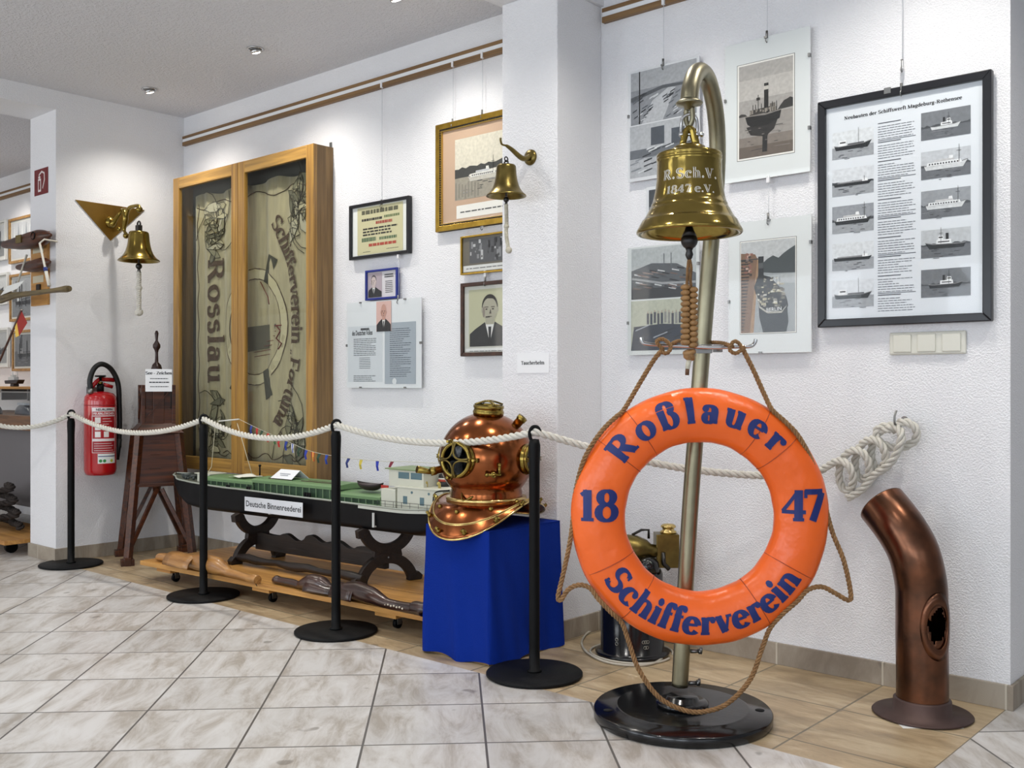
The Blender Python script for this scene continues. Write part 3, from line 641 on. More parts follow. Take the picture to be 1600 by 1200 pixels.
m.build('photo_print', t); m = MB(P('#e9e6e0')); m.rect(.125, .05, w - .05, .11, .0152); m.mat(P('#555')); textlines(m, .15, w - .07, .085, .07, 1, .0148, .006, 3); m.build('caption_card', t); pane(t, w, h, .011, .03)
for px, s in ((708, 'left'), (754, 'right')): wire(px, RZ, ony(px, 192 if px < 720 else 178, YP).z, YP + .012, 'clear wire with hook at the %s of the gold frame' % s)
# small frame
t, w, h = pic('framed_photo', 'small gold-edged photo of a machine room with a caption strip, below the gold frame', 'framed photo', 719, 370, 815, 430, YP)
moulding(t, w, h, .008, .02, M('gilt_frame'), bevel=.001); sheet(t, .006, .006, w - .006, h - .006, .01, P('#6d675c'))
m = MB(PH('#55565a')); m.rect(.05, h * .28, w * .9, h * .9, .0095); r = random.Random(3)
for i in range(34):
    a = .05 + (w * .85 - .05) * r.random(); b = h * (.3 + .5 * r.random()); m.mat(PH(r.choice(['#1e1e21', '#2a2b2e', '#8c8d90', '#c6c6c8', '#6f7075']))); s_ = .004 + .012 * r.random(); m.rect(a, b, a + s_, min(h * .88, b + s_ * r.uniform(.8, 3)), .0093 - i * .00004)
m.mat(P('#dcdcda')); m.rect(.012, h * .07, w - .02, h * .23, .0092); m.mat(P('#666')); textlines(m, .03, w - .06, h * .17, h * .13, 1, .009, .004, 2); m.build('photo_print', t); pane(t, w, h, .006, .007)
wire(754, ony(754, 360, YP).z + .02, ony(754, 352, YP).z, YP + .012, 'short hook between the gold frame and the machine room photo')
# portrait
t, w, h = pic('framed_portrait', 'brown wooden frame with a portrait of a man with a moustache in a dark suit', 'framed portrait', 719, 443, 815, 557, YP)
moulding(t, w, h, .017, .024, wood('frame_brown', '#2e1a12', '#4a2c1e', (20, 20, 20))); sheet(t, .015, .015, w - .015, h - .015, .012, P('#cdccc4'))
m = MB(); portrait(m, .045, h * .13, w * .82, h * .9, .011, '#b9b89a', '#a5a290', '#212428', '#1f1c1a', turn=0); m.mat(P('#2d2926')); m.rect(w * .405, h * .515, w * .475, h * .53, .009)
m.mat(P('#e4e4e2')); m.rect(.025, .022, w - .03, h * .105, .0108); m.mat(P('#777')); textlines(m, .05, w - .06, h * .075, h * .06, 1, .0105, .003, 3); m.build('portrait_print', t); pane(t, w, h, .008, .016)
wire(759, ony(759, 430, YP).z, ony(759, 436, YP).z - .01, YP + .012, 'short hook above the portrait of the man with a moustache')

# right wall
def hook_rail_wire(px, pytop_pic, lab): wire(px, RZ, ony(px, pytop_pic, YP).z, YP + .008, lab)
# collage one
t, w, h = pic('clip_frame', 'glass clip frame with two grey harbour views, behind the large brass bell', 'clip frame', 981, 114, 1092, 285, YP)
sheet(t, 0, 0, w, h, .004, P('#d9dade'), 'backing_board', .006)
m = MB(PH('#8d9096')); a, b = h * .51, h * .985
m.rect(.012, a, w - .012, b, .0035); m.mat(PH('#a9abb0')); m.rect(.012, h * .82, w - .012, b, .0033); m.mat(PH('#55585e')); m.poly([(.012, h * .76), (w * .5, h * .82), (w - .012, h * .80), (w - .012, h * .78), (w * .5, h * .79), (.012, h * .72)], .0031)
m.mat(PH('#b9bbc0')); m.poly([(w * .2, a), (w * .5, a), (w * .68, h * .78), (w * .58, h * .79), (w * .35, h * .7)], .0031)
r = random.Random(5)
for i in range(60):
    u = r.uniform(.04, .9); v = r.uniform(.52, .76); 
    if .3 < u < .5 and v < .7: continue
    m.mat(PH(r.choice(['#2f3136', '#3d4046', '#60646b', '#c9cbd0']))); m.poly([(w * u, h * v), (w * (u + .07), h * (v + .02)), (w * (u + .075), h * (v + .032)), (w * (u + .01), h * (v + .014))], .0029 - i * .00001)
m.mat(P('#17181a')); m.rect(w * .16, a, w * .175, b, .0022); m.build('harbour_print', t)
m = MB(PH('#b5b7bc')); m.rect(.008, h * .03, w - .012, h * .5, .0034); m.mat(PH('#4d525b')); m.rect(w * .33, h * .3, w * .52, h * .46, .0032); m.rect(w * .62, h * .22, w * .8, h * .42, .0032); m.mat(PH('#6b6f76')); m.rect(.008, h * .2, w - .012, h * .28, .0030)
for i in range(40):
    u = r.uniform(.03, .85); v = r.uniform(.06, .27); m.mat(PH(r.choice(['#24262a', '#3a3d43', '#8d9197', '#d5d7da']))); m.poly([(w * u, h * v), (w * (u + .12), h * (v + .02)), (w * (u + .12), h * (v + .03)), (w * u, h * (v + .012))], .0028 - i * .00001)
m.build('shipyard_print', t); pane(t, w, h, -.002); clips(t, w, h, [(.5, 1), (0, .6), (1, .6)])
hook_rail_wire(1037, 100, 'clear wire holding the upper harbour-view clip frame')
# hidden small frame between
t, w, h = pic('clip_frame', 'narrow glass frame edge peeking out left of the brass bell', 'clip frame', 1009, 293, 1058, 345, YP)
sheet(t, 0, 0, w, h, .004, P('#d9dade'), 'backing_board', .006); m = MB(PH('#3d4147')); m.rect(.012, .01, w - .012, h - .012, .0035); m.mat(PH('#8d8f94')); m.rect(.014, .02, w - .02, h * .4, .0033); m.build('photo_print', t); pane(t, w, h, -.002)
# collage two
t, w, h = pic('clip_frame', 'glass clip frame with a harbour photo above a photo of men on a boat', 'clip frame', 980, 388, 1091, 555, YP)
sheet(t, 0, 0, w, h, .004, P('#d2d6d6'), 'backing_board', .006)
r = random.Random(9); m = MB(PH('#b3b8ba')); m.rect(.018, h * .515, w - .012, h * .985, .0035); m.mat(PH('#2e3137')); m.rect(.018, h * .515, w - .012, h * .62, .0033); m.mat(PH('#54585e')); m.poly([(.018, h * .62), (w - .012, h * .6), (w - .012, h * .72), (w * .7, h * .82), (w * .35, h * .84), (.018, h * .78)], .0032)
for i in range(46):
    u = r.uniform(.08, .8); v = r.uniform(.6, .78); m.mat(PH(r.choice(['#1d1f23', '#43474d', '#8e7d78', '#caccce', '#6a5650']))); m.poly([(w * u, h * v), (w * (u + .1), h * (v - .015)), (w * (u + .1), h * (v - .005)), (w * u, h * (v + .012))], .0030 - i * .00001)
for u in (.52, .62): m.mat(PH('#63676c')); m.rect(w * u, h * .8, w * (u + .01), h * .92, .0024)
m.mat(PH('#9a9da0')); m.poly([(.02, h * .7), (w * .5, h * .64), (w - .012, h * .63), (w - .012, h * .65), (w * .5, h * .66), (.02, h * .72)], .0023); m.build('harbour_print', t)
m = MB(PH('#b5b8a8')); m.rect(.016, h * .04, w - .012, h * .5, .0034); m.mat(PH('#2f3644')); m.poly([(.016, h * .04), (w - .012, h * .04), (w - .012, h * .26), (w * .5, h * .28), (.03, h * .26)], .0032)
for i in range(13):
    u = .28 + i * .05; v = .27 + .02 * r.random(); m.mat(PH(r.choice(['#3b4150', '#4b4c55', '#8a8a88']))); m.rect(w * u, h * v, w * (u + .032), h * (v + .1), .003); m.mat(PH('#a99a8d')); m.rect(w * (u + .008), h * (v + .1), w * (u + .024), h * (v + .12), .0028)
for i in range(10):
    u = r.uniform(.1, .7); v = r.uniform(.06, .22); m.mat(PH(r.choice(['#6d7584', '#9aa0aa', '#1c212b']))); m.poly([(w * u, h * v), (w * (u + .2), h * (v + .05)), (w * (u + .2), h * (v + .06)), (w * u, h * (v + .012))], .0029)
m.build('crew_print', t); pane(t, w, h, -.002); clips(t, w, h, [(0, .3), (1, .8)])
# two passe-partout clip frames
def mat_wave(t, w, h): sheet(t, 0, 0, w, h, .004, M('passepartout', '#dcdfe0', .6, bump=.2, bscale=9), 'mount', .006)
t, w, h = pic('clip_frame', 'clip frame with white mount and a steam tug on still water', 'clip frame', 1132, 73, 1265, 287, YP); mat_wave(t, w, h)
m = MB(P('#2c2a28')); m.rect(w * .15, h * .145, w * .83, h * .84, .0035); m.mat(P('#ece9e4')); m.rect(w * .155, h * .148, w * .825, h * .837, .0033)
PX_ = lambda u: w * (.175 + .635 * u)
PZ_ = lambda v: h * (.16 + .665 * v)
def pl(c, pts, k): m.mat(PH(c)).poly([(PX_(u), PZ_(v)) for u, v in pts], .003 - k * .0001)
def rc(c, a, b, c2, d, k): pl(c, [(a, b), (c2, b), (c2, d), (a, d)], k)
r = random.Random(77); rc('#c3beb9', 0, .45, 1, 1, 0); rc('#aaa5a1', 0, .45, 1, .62, 1); rc('#b3aeaa', 0, .84, 1, 1, 1); rc('#9c9691', 0, 0, 1, .46, 0); rc('#6b5f56', 0, 0, 1, .12, 1); rc('#857b73', 0, .12, 1, .22, 1)
pl('#2c2a28', [(.72, .46), (1, .47), (1, .56), (.95, .575), (.9, .56), (.84, .55), (.78, .51)], 2); pl('#3a3735', [(0, .45), (.16, .45), (.12, .475), (.04, .485), (0, .47)], 2)
pl('#2b2725', [(.14, .33), (.72, .36), (.66, .27), (.5, .2), (.22, .24)], 3); pl('#211e1c', [(.44, .04), (.53, .04), (.54, .3), (.45, .3)], 4)
for i in range(26): u, v = r.uniform(.1, .8), r.uniform(.05, .31); rc('#847c76' if i % 2 else '#37322f', u, v, u + r.uniform(.04, .16), v + .006, 5 + i * .02)
pl('#171513', [(.12, .44), (.16, .36), (.24, .325), (.52, .32), (.76, .37), (.79, .455), (.5, .43), (.25, .44)], 6); pl('#8d867f', [(.12, .44), (.25, .443), (.5, .433), (.79, .458), (.79, .466), (.5, .443), (.25, .452), (.12, .45)], 7)
pl('#3a3531', [(.2, .45), (.72, .455), (.7, .5), (.6, .515), (.24, .505)], 6.5); rc('#151312', .475, .45, .555, .77, 8); rc('#c9c4bc', .475, .70, .555, .74, 9); rc('#6d665f', .58, .5, .68, .545, 7)
for u in (.26, .31, .36, .42, .62, .7): rc('#181614', u, .48, u + .012, .56 + (.1 if u == .36 else 0), 8)
for i in range(16): u = r.uniform(.2, .7); rc('#948c83', u, r.uniform(.455, .5), u + .03, .505, 8.5)
rc('#3b3632', .33, .6, .40, .63, 8)
m.build('photo_print', t); pane(t, w, h, -.002); clips(t, w, h, [(.5, 1), (1, .3), (1, .8), (0, .6)]); hook_rail_wire(1199, 57, 'clear wire holding the upper steam tug picture')
t, w, h = pic('clip_frame', 'clip frame with white mount and a boat seen from behind at a quay', 'clip frame', 1138, 350, 1267, 553, YP); mat_wave(t, w, h)
m = MB(P('#2c2a28')); m.rect(w * .14, h * .145, w * .83, h * .855, .0035); m.mat(P('#ece9e4')); m.rect(w * .145, h * .148, w * .825, h * .852, .0033)
PX_ = lambda u: w * (.155 + .66 * u)
PZ_ = lambda v: h * (.155 + .69 * v)
r = random.Random(78); rc('#c2c4c6', 0, .6, 1, 1, 0); rc('#9ea2a5', 0, 0, 1, .66, 1); rc('#b4b8ba', .45, .52, 1, .62, 2)
pl('#3c4244', [(.36, .66), (.42, .76), (.5, .8), (.6, .83), (.7, .8), (.78, .84), (.88, .88), (1, .92), (1, .63), (.6, .64)], 3)
pl('#7c5d45', [(0, .0), (.17, 0), (.32, .8), (.27, .86), (.0, .88)], 3)
for i in range(22): v = .03 + i * .036; rc('#2b221b', 0, v, .06 + .006 * i, v + .016, 4)
pl('#a58260', [(.17, 0), (.24, 0), (.345, .8), (.315, .82)], 5)
for i in range(18): u, v = r.uniform(.0, .2), r.uniform(.6, .86); rc(r.choice(['#8a5a4c', '#c2a090', '#3b302a']), u, v, u + .05, v + .025, 6 + i * .02)
pl('#14171d', [(.32, .42), (.35, .16), (.42, .0), (.84, .0), (.88, .1), (.86, .26), (.6, .22), (.42, .26)], 6)
pl('#1b1c1f', [(.25, .5), (.34, .28), (.5, .2), (.78, .2), (.88, .28), (.84, .38), (.7, .5), (.55, .6), (.34, .64)], 7); pl('#b3afa6', [(.3, .42), (.36, .29), (.5, .225), (.76, .225), (.86, .29), (.84, .27), (.76, .205), (.5, .205), (.35, .27), (.285, .42)], 8)
for i in range(90):
    u, v = r.uniform(.3, .76), r.uniform(.27, .58)
    if abs(u - .52) > .28 - .3 * (v - .27) : continue
    rc(r.choice(['#cfcbc0', '#8e897e', '#4b4741', '#26241f', '#b2a98f', '#6a645a']), u, v, u + r.uniform(.02, .09), v + r.uniform(.008, .03), 9 + i * .015)
rc('#17181a', .33, .5, .43, .83, 11); rc('#4d4f50', .335, .7, .425, .76, 11.5); rc('#2a2a2a', .0, .8, .33, .81, 11)
for i in range(8): rc('#23211e', .3 + .06 * i, .45 + .02 * (i % 3), .305 + .06 * i, .6, 11)
m.mat(P('#e8e8e8')); sans(m, 'BERLIN', .019, flat(PX_(.62), PZ_(.228), .0012, 3))
m.build('photo_print', t); pane(t, w, h, -.002); clips(t, w, h, [(.5, 1), (1, .8), (0, .4), (.4, 0)]); wire(1201, ony(1201, 283, YP).z, ony(1201, 342, YP).z, YP + .008, 'clear wire between the two tug pictures with white mounts')
# poster
t, w, h = pic('framed_poster', 'large black-framed poster with ten small ship photos, above the light switches', 'framed poster', 1277, 160, 1549, 512, YP)
moulding(t, w, h, .027, .024, M('black_frame_lacquer', '#14151a', .3), bevel=.003); sheet(t, .025, .025, w - .025, h - .025, .014, P('#dfe3ea'), 'poster_sheet')
m = MB(P('#1e2024')); serif(m, 'Neubauten der Schiffswerft Magdeburg-Rothensee', .0165 * w * .68 / serif_w('Neubauten der Schiffswerft Magdeburg-Rothensee', .0165, 2), flat(w * .5, h * .905, .0133), 1.25, 2)
kinds = [('cargo', 'tug'), ('barge', 'passenger'), ('passenger', 'passenger'), ('barge', 'tug'), ('cargo', 'tug')]
for i, (ka, kb) in enumerate(kinds):
    zt = h * (.855 - i * .163); kw = dict(hor=.42)
    boat_photo(m, w * .085, zt - h * .118, w * .34, zt, .0133, ka, 20 + i, ['#e4e7ec', '#dfe2e8', '#9a9da4', '#e2e5ea', '#dfe2e8'][i], '#a3a6ac', '#44474c' if i in (1, 2) else None, '#15171b', '#f4f6f8', sc=1.1, **kw)
    boat_photo(m, w * .615, zt - h * .125 + h * .03, w * .885, zt + h * .02, .0133, kb, 40 + i, ['#7d8086', '#c9ccd2', '#9a9da3', '#c4c7cc', '#74777d'][i], '#6c6f75', '#4d5055', '#26282c' if i > 2 else '#d9dbde', '#eceef0', sc=[.75, 1.08, 1.0, 1.0, .85][i], flip=-1 if i == 3 else 1, **kw)
m.mat(P('#4a4d55'))
for i in range(10):
    zt = h * (.865 - i * .0815); textlines(m, w * .365, w * .585, zt - h * .012, zt - h * .075, 6, .0132, .0018, 60 + i, .6); m.rect(w * .365, zt - h * .004, w * .5, zt - h * .0005, .0132)
    if i % 2: m.rect(w * .365, zt + h * .004, w * .585, zt + h * .0065, .0132)
m.build('poster_print', t); pane(t, w, h, .010, .026)
m = MB(STEEL); m.box(w * .41, w * .45, -.002, .004, h - .016, h + .004); m.build('hanger', t, bevel=.001)
wire(1409, ony(1409, 105, YP).z, ony(1409, 140, YP).z, YP + .008, 'hook and wire at the top edge of the black-framed ship poster')
wire(1410, RZ, ony(1409, 103, YP).z, YP + .008, 'long clear wire running up the wall from the black-framed ship poster')
# light switches
x, z, w, h = place(1389, 520, 1509, 555, YF - .012)
t = thing('light_switch', 'cream triple light switch plate under the ship poster', 'light switch', (x, YF - .011, z - .0))
m = MB(M('cream_plastic', '#d3d2c6', .35)); m.box(0, w, 0, .011, 0, h); m.build('plate', t, bevel=.005)
for i in range(3):
    c = w * (.5 + (i - 1) * .32); m = MB(M('cream_plastic')); m.box(c - .029, c + .029, -.005, .002, h * .5 - .029, h * .5 + .029); m.build('rocker', t, bevel=.003)
# Taucherhelm card
x, z, w, h = place(808, 552, 858, 583, 3.043)
t = tag(MB(P('#f0f1f2')).box(0, w, 0, .001, 0, h).build('name_card', loc=(x, 3.042, z)), 'white name card on the pilaster, above the diving helmet', 'name card')
m = MB(P('#1b1c1f')); serif(m, 'Taucherhelm', .014, flat(w / 2, h * .42, -.0006), 1.1); m.build('lettering', t)
# safety sign on the wall end
x, z, w, h = place(54, 267, 75, 307, YE - .002); 
t = tag(MB(P('#6e1418', .4)).box(0, w, 0, .002, 0, h).build('safety_sign', loc=(x, YE - .003, z)), 'dark red fire extinguisher sign on the narrow wall end', 'safety sign')
m = MB(P('#e3d9d6', .4)); m.rect(w * .28, h * .12, w * .5, h * .62, -.0005); m.tube([(w * .4, -.0005, h * .62), (w * .36, -.0005, h * .78), (w * .55, -.0005, h * .88), (w * .74, -.0005, h * .8), (w * .76, -.0005, h * .55), (w * .62, -.0005, h * .22)], .006, 6, flat=.1)
m.rect(w * .3, h * .64, w * .46, h * .72, -.0005); m.mat(P('#6e1418', .4)); m.rect(w * .33, h * .2, w * .45, h * .55, -.0009); m.build('pictogram', t)
# ---------------------------------------------------------------- display cabinet with banner
CY = 3.198; cx0, cx1, cz0, cz1 = -5.555, -4.189, .50, 2.235; cw = cx1 - cx0; chh = cz1 - cz0
t = thing('display_cabinet', 'tall oak wall cabinet with two glazed doors protecting a banner', 'display cabinet', (cx0, CY, cz0))
D = YF - CY - .002
m = MB(OAKS); m.box(.004, .02, .026, D, 0, chh); m.box(cw - .02, cw - .004, .026, D, 0, chh); m.box(.02, cw - .02, .026, D, 0, .02); m.box(.02, cw - .02, .026, D, chh - .02, chh); m.build('case', t)
m = MB(M('cabinet_back', '#4a4844', .8)); m.box(.02, cw - .02, D - .008, D, .02, chh - .02); m.build('back_panel', t)
for a, b in ((0, cw / 2 - .002), (cw / 2 + .002, cw)):
    dd = bpy.data.objects.new('door', None)
    m = MB(OAKZ); m.box(a, a + .062, 0, .024, 0, chh); m.box(b - .062, b, 0, .024, 0, chh); m.mat(OAKX); m.box(a + .062, b - .062, .001, .023, 0, .075); m.box(a + .062, b - .062, .001, .023, chh - .065, chh)
    d = m.build('door', t, bevel=.002)
    m = MB(GLASSC); m.box(a + .06, b - .06, .010, .013, .073, chh - .063); m.build('pane', d)
m = MB(STEEL); m.box(cw - .03, cw - .012, D - .004, D, chh - .01, chh + .03); m.build('wall_bracket', t, bevel=.001)
# banner: cream silk hung sideways inside
FAB = M('cream_silk', '#b5a884', .6, var=.5, vscale=5, vcol='#8e8468', bump=.3, bscale=6, sheen=.3, stretch=(8, 8, 1))
bx0, bx1, bz0, bz1 = .21, cw + .005, .05, chh - .11
t = thing('embroidered_banner', 'old cream silk banner with embroidered lettering hanging inside the glass cabinet', 'banner', (cx0 - .10, CY + .085, cz0))
rb = lambda u, v: .006 * sin(u * 34) + .004 * sin(u * 71 + v * 3)
m = MB(FAB); m.grid(lambda u, v: (bx0 + (bx1 - bx0) * u, rb(u, v), bz0 + (bz1 - bz0) * v + .012 * sin(u * 20) * (1 if v > .99 else 0)), 90, 20); m.build('cloth', t, solid=.001)
lift = [0]
def bf(x, z, ang):
    c, s_ = cos(radians(ang)), sin(radians(ang))
    def g(u, v):
        X, Z = x + u * c - v * s_, z + u * s_ + v * c; uu = (X - bx0) / (bx1 - bx0); return (X, rb(uu, (Z - bz0) / (bz1 - bz0)) - .003 - lift[0], Z)
    return g
BR = P('#4f3b2c', .7)
m = MB(BR); lift[0] = .005; serif(m, 'Rosslau', .14, bf(.37, .87, -90), 1.0, 2, res=6); m.build('lettering', t)
m = MB(BR)
txt = 'Schifferverein „Fortuna“'; R_ = .925; SZ = .088 * 1.24 / serif_w(txt, .088, 0); wtot = serif_w(txt, SZ); xx = 0; acx, acz = .255, .82
for ch in txt:
    wch = GL[ch][0] * SZ / 70; a = -((xx + wch / 2) / wtot - .5) * 1.30
    serif(m, ch, SZ * 1.12, bf(acx + R_ * cos(a), acz + R_ * sin(a), a * 57.3 - 90), 1.0, 0, res=6); xx += wch
m.build('lettering', t)
ccx, ccz = .83, .82; lift[0] = 0
m = MB(M('life_buoy_embroidery', '#c4b996', .6))
def ringm(R0, R1, a0, a1, n=40):
    vs = []
    for i in range(n + 1):
        a = radians(a0 + (a1 - a0) * i / n)
        for R0_ in (R0, R1): q = bf(ccx, ccz, 0)(R0_ * cos(a) * .9, R0_ * sin(a)); vs.append(q)
    return vs, [(2 * i, 2 * i + 1, 2 * i + 3, 2 * i + 2) for i in range(n)]
m.add(*ringm(.27, .325, 0, 360)); m.mat(BR).add(*ringm(.322, .329, 0, 360)); m.add(*ringm(.266, .272, 0, 360))
m.mat(P('#4c4a40', .7)); q = bf(ccx, ccz, 0)
for (a, b) in ((62, 74), (-74, -62), (110, 122), (-122, -110)):
    vs = [q(r_ * cos(radians(g)) , r_ * sin(radians(g))) for r_, g in ((.26, a), (.26, b), (.42, b - 3), (.42, a - 3))]; m.add(vs, [(0, 1, 2, 3)])
m.mat(P('#5b5648', .7)); m.add([q(*p) for p in ((-.06, .0), (.2, .01), (.14, -.12), (-.06, -.14))], [(0, 1, 2, 3)])
m.mat(BR); m.mat(P('#6e2320', .7)); m.tube([q(.2, .0), q(.24, -.03), q(.2, -.07), q(.25, -.1), q(.22, -.13)], .004, 5); m.tube([q(-.12, .0), q(.25, .0)], .003, 5)
for k in range(6): m.tube([q(-.1, -.05 - .025 * k), q(.2 - .01 * k, -.03 - .025 * k)], .0015, 4)
m.tube([q(.05, .25), q(.12, .16), q(.14, .12)], .003, 4)
m.build('life_buoy_emblem', t)
rr = random.Random(12)
def blossom(cx, cz, n, spread, seed):
    r = random.Random(seed); m = MB()
    pal = ['#a79d7e', '#8a846a', '#b8ae8e', '#6b6754', '#b5ad95', '#7d7860']
    for i in range(n):
        a = r.uniform(0, 2 * pi); d = spread * r.random() ** .7; x, z = cx + d * cos(a) * .6, cz + d * sin(a) * 1.2; L = r.uniform(.035, .085); wd_ = L * r.uniform(.2, .42); th = r.uniform(0, 2 * pi)
        pts = [(-L, 0), (-L * .4, wd_), (L * .4, wd_ * .8), (L, 0), (L * .4, -wd_ * .8), (-L * .4, -wd_)]
        q = bf(x, z, th * 57.3)
        m.mat(P(pal[i % 6], .7)).add([tuple(Vector(q(*p)) - Vector((0, .0003 * (i % 12) + .001, 0))) for p in pts], [tuple(range(6))])
        m.mat(P('#3d3629', .7)); m.tube([tuple(Vector(q(*p)) - Vector((0, .0045, 0))) for p in pts + [pts[0]]], .0015, 4)
    for i in range(4):
        a = r.uniform(0, 6.3); m.tube([tuple(Vector(bf(cx, cz, 0)(k * .03 * cos(a + k * .25), k * .04 * sin(a + k * .25))) - Vector((0, .003, 0))) for k in range(8)], .002, 4)
    m.build('flower_embroidery', t)
blossom(.43, 1.42, 24, .15, 1); blossom(.42, .27, 24, .15, 2); blossom(1.22, 1.46, 22, .13, 3); blossom(1.20, .21, 20, .12, 4)
m = MB(BR); m.tube([bf(0, 0, 0)(bx0 + .02 + (bx1 - bx0 - .04) * i / 40, bz1 - .07 - .02 * sin(i * .5)) for i in range(41)], .0025, 4); m.tube([bf(0, 0, 0)(bx0 + .03 + .01 * sin(i), bz0 + .05 + (bz1 - bz0 - .1) * i / 40) for i in range(41)], .002, 4)
m.tube([bf(0, 0, 0)(bx0 + .3 + (bx1 - bx0 - .34) * i / 40, bz0 + .05 + .015 * sin(i * .7)) for i in range(41)], .0025, 4); m.build('border_line', t)

# ---------------------------------------------------------------- fire extinguisher
ex, ey = XW + .105, 2.745
t = thing('fire_extinguisher', 'red fire extinguisher hanging on the white wall beside the wooden tower', 'fire extinguisher', (ex, ey, .483))
RED = M('red_enamel', '#b01018', .22, coat=.4)
m = MB(RED); m.lathe([(.0, .012), (.06, .0), (.078, .004), (.084, .02), (.087, .035), (.087, .42), (.084, .445), (.07, .463), (.045, .472), (.03, .475)], 40); m.build('cylinder', t)
m = MB(P('#8e1018', .4)); m.lathe([(.0875, .395), (.0875, .40)], 40); m.build('seam_ring', t)
def cylmap(R, z0, az): return lambda u, v: (R * cos(az + u / R), R * sin(az + u / R), z0 + v)
AZ = radians(-22)
def lab(x0, z0, x1, z1, c, R=.0877, m=None): m.mat(P(c, .4)); f = cylmap(R, 0, AZ); n = 8; m.add([f(x0 + (x1 - x0) * i / n, z) for z in (z0, z1) for i in range(n + 1)], [(i, i + 1, n + 2 + i, n + 1 + i) for i in range(n)])
m = MB(); lab(-.052, .13, .085, .385, '#e4dcdc', m=m); lab(-.049, .133, .082, .195, '#9e1620', .0879, m); lab(-.049, .21, .082, .335, '#a5131c', .0879, m); lab(-.049, .34, .082, .362, '#a5131c', .0879, m)
for i in range(3): lab(-.035, .218 + i * .04, -.005, .25 + i * .04, '#ebe6e4', .0881, m)
lab(.012, .218, .04, .25, '#ebe6e4', .0881, m)
for i in range(5): lab(.005, .26 + i * .015, .06 - .01 * (i % 3), .263 + i * .015, '#d9c9c9', .0881, m)
for i in range(4): lab(-.04, .142 + i * .013, .07 - .012 * (i % 2), .145 + i * .013, '#dccccc', .0881, m)
m.mat(P('#f0eaea', .4)); sans(m, 'FEUERLÖSCHER', .017, cylmap(.0882, .345, AZ + .18), bold=.02)
m.mat(P('#3b3b40', .4)); sans(m, 'NEURUPPIN', .018, cylmap(.0882, .367, AZ + .2), bold=.03); m.build('label', t)
m = MB(); lab(-.02, .07, .085, .125, '#e6eae6', m=m)
lab(-.018, .108, .083, .113, '#3a4a7a', .0879, m)
for u, c in ((-.005, '#2f8a44'), (.016, '#2f8a44'), (.058, '#b9c23a')): m.mat(P(c, .4)); f = cylmap(.0880, .085, AZ + u / .0877); m.add([f(.009 * cos(i * .524), .009 * sin(i * .524)) for i in range(12)], [tuple(range(12))])
m.build('inspection_sticker', t)
m = MB(BLACK); m.cyl((0, 0, .47), (0, 0, .515), .02, 20); m.mat(BRASS).cyl((0, 0, .515), (0, 0, .53), .014, 16); m.build('valve', t)
m = MB(RED); m.tube([(-.005, -.055, .492), (-.005, -.02, .53), (-.005, .0, .545), (-.005, .085, .54)], .008, 8, flat=1.6); m.build('carry_handle', t); m = MB(RED); m.tube([(-.005, .02, .515), (-.005, .075, .50)], .007, 8, flat=1.5); m.build('squeeze_lever', t)
m = MB(BLACK); m.lathe([(.0, .567), (.028, .566), (.032, .561), (.026, .557), (.008, .556), (.008, .535)], 24); m.build('push_knob', t)
m = MB(M('black_rubber', '#101113', .5)); m.tube(smoothpath([(.02, -.065, .475), (.02, -.07, .54), (.02, -.045, .605), (.02, .0, .63), (.01, .06, .6), (0, .105, .52), (-.01, .118, .4), (-.01, .12, .28), (-.01, .115, .15)], 8), .0145, 12); m.build('hose', t)
m = MB(STEEL); m.cyl((.02, -.066, .462), (.02, -.067, .49), .016, 14); m.build('hose_fitting', t)
m = MB(M('black_rubber')); m.cyl((-.01, .116, .2), (-.01, .105, .08), .018, 14, r2=.012); m.build('nozzle', t)
m = MB(STEEL); m.box(-.105, -.075, -.03, .03, .3, .5); m.build('wall_bracket', t)

# ---------------------------------------------------------------- bells
def bell_profile(R, H, th=.006):
    o = [(.0, H), (.30, H), (.42, H * .985), (.47, H * .95), (.485, H * .9), (.50, H * .8), (.52, H * .65), (.56, H * .5), (.62, H * .36), (.70, H * .24), (.80, H * .15), (.90, H * .085), (.97, H * .05), (1.0, H * .025), (1.0, H * .005), (.985, 0)]
    o = [(r_ * R, z) for r_, z in o]
    i = [(.955 * R, .002)] + [(max(0, r_ - th * 1.4), z - (th if z > H * .85 else 0)) for r_, z in o[::-1][2:]]
    return o + i
def bell(root, R, H, z0, mat=BRASS, grooves=(), cent=(0, 0)):
    m = MB(mat); m.tr(Matrix.Translation((cent[0], cent[1], z0))); m.lathe(bell_profile(R, H), 64); return m.build('bell_body', root)
# brass bell on the left wall
pb = onx(173, 345, XW); 
t = thing('brass_wall_bell', 'brass bell hanging from a scrolled bracket on a brass triangle, above the fire extinguisher', 'bell', (XW, pb.y, pb.z))
a, b, c = [onx(x, y, XW + .006) - Vector((XW, pb.y, pb.z)) for x, y in ((118, 312), (226, 328), (173, 376))]
m = MB(M('plate_brass', '#a8894a', .3, 1, var=.4, vscale=6, vcol='#7d6433')); m.add([a, b, c] + [p - Vector((.006, 0, 0)) for p in (a, b, c)], [(0, 1, 2), (3, 5, 4), (0, 3, 4, 1), (1, 4, 5, 2), (2, 5, 3, 0)]); m.build('triangle_plate', t)
by = onx(217, 385, -5.37).y - pb.y; bx = -5.37 - XW
m = MB(BRASS); m.tr(align((1, 0, 0), (.006, 0, -.01))); m.lathe([(0, .02), (.02, .018), (.034, .006), (.036, 0)], 28); m.tr()
m.sphere((.035, -.005, -.015), .02); m.sphere((.04, .03, -.05), .014)
m.tube(smoothpath([(.02, 0, -.01), (.07, by * .2 - .03, -.03), (.09, by * .3, .03), (.13, by * .45, .05), (.15, by * .6, .0), (.13, by * .75, -.06), (.15, by * .8, -.09)], 8), [.013 + .004 * sin(i * .25) for i in range(49)], 12)
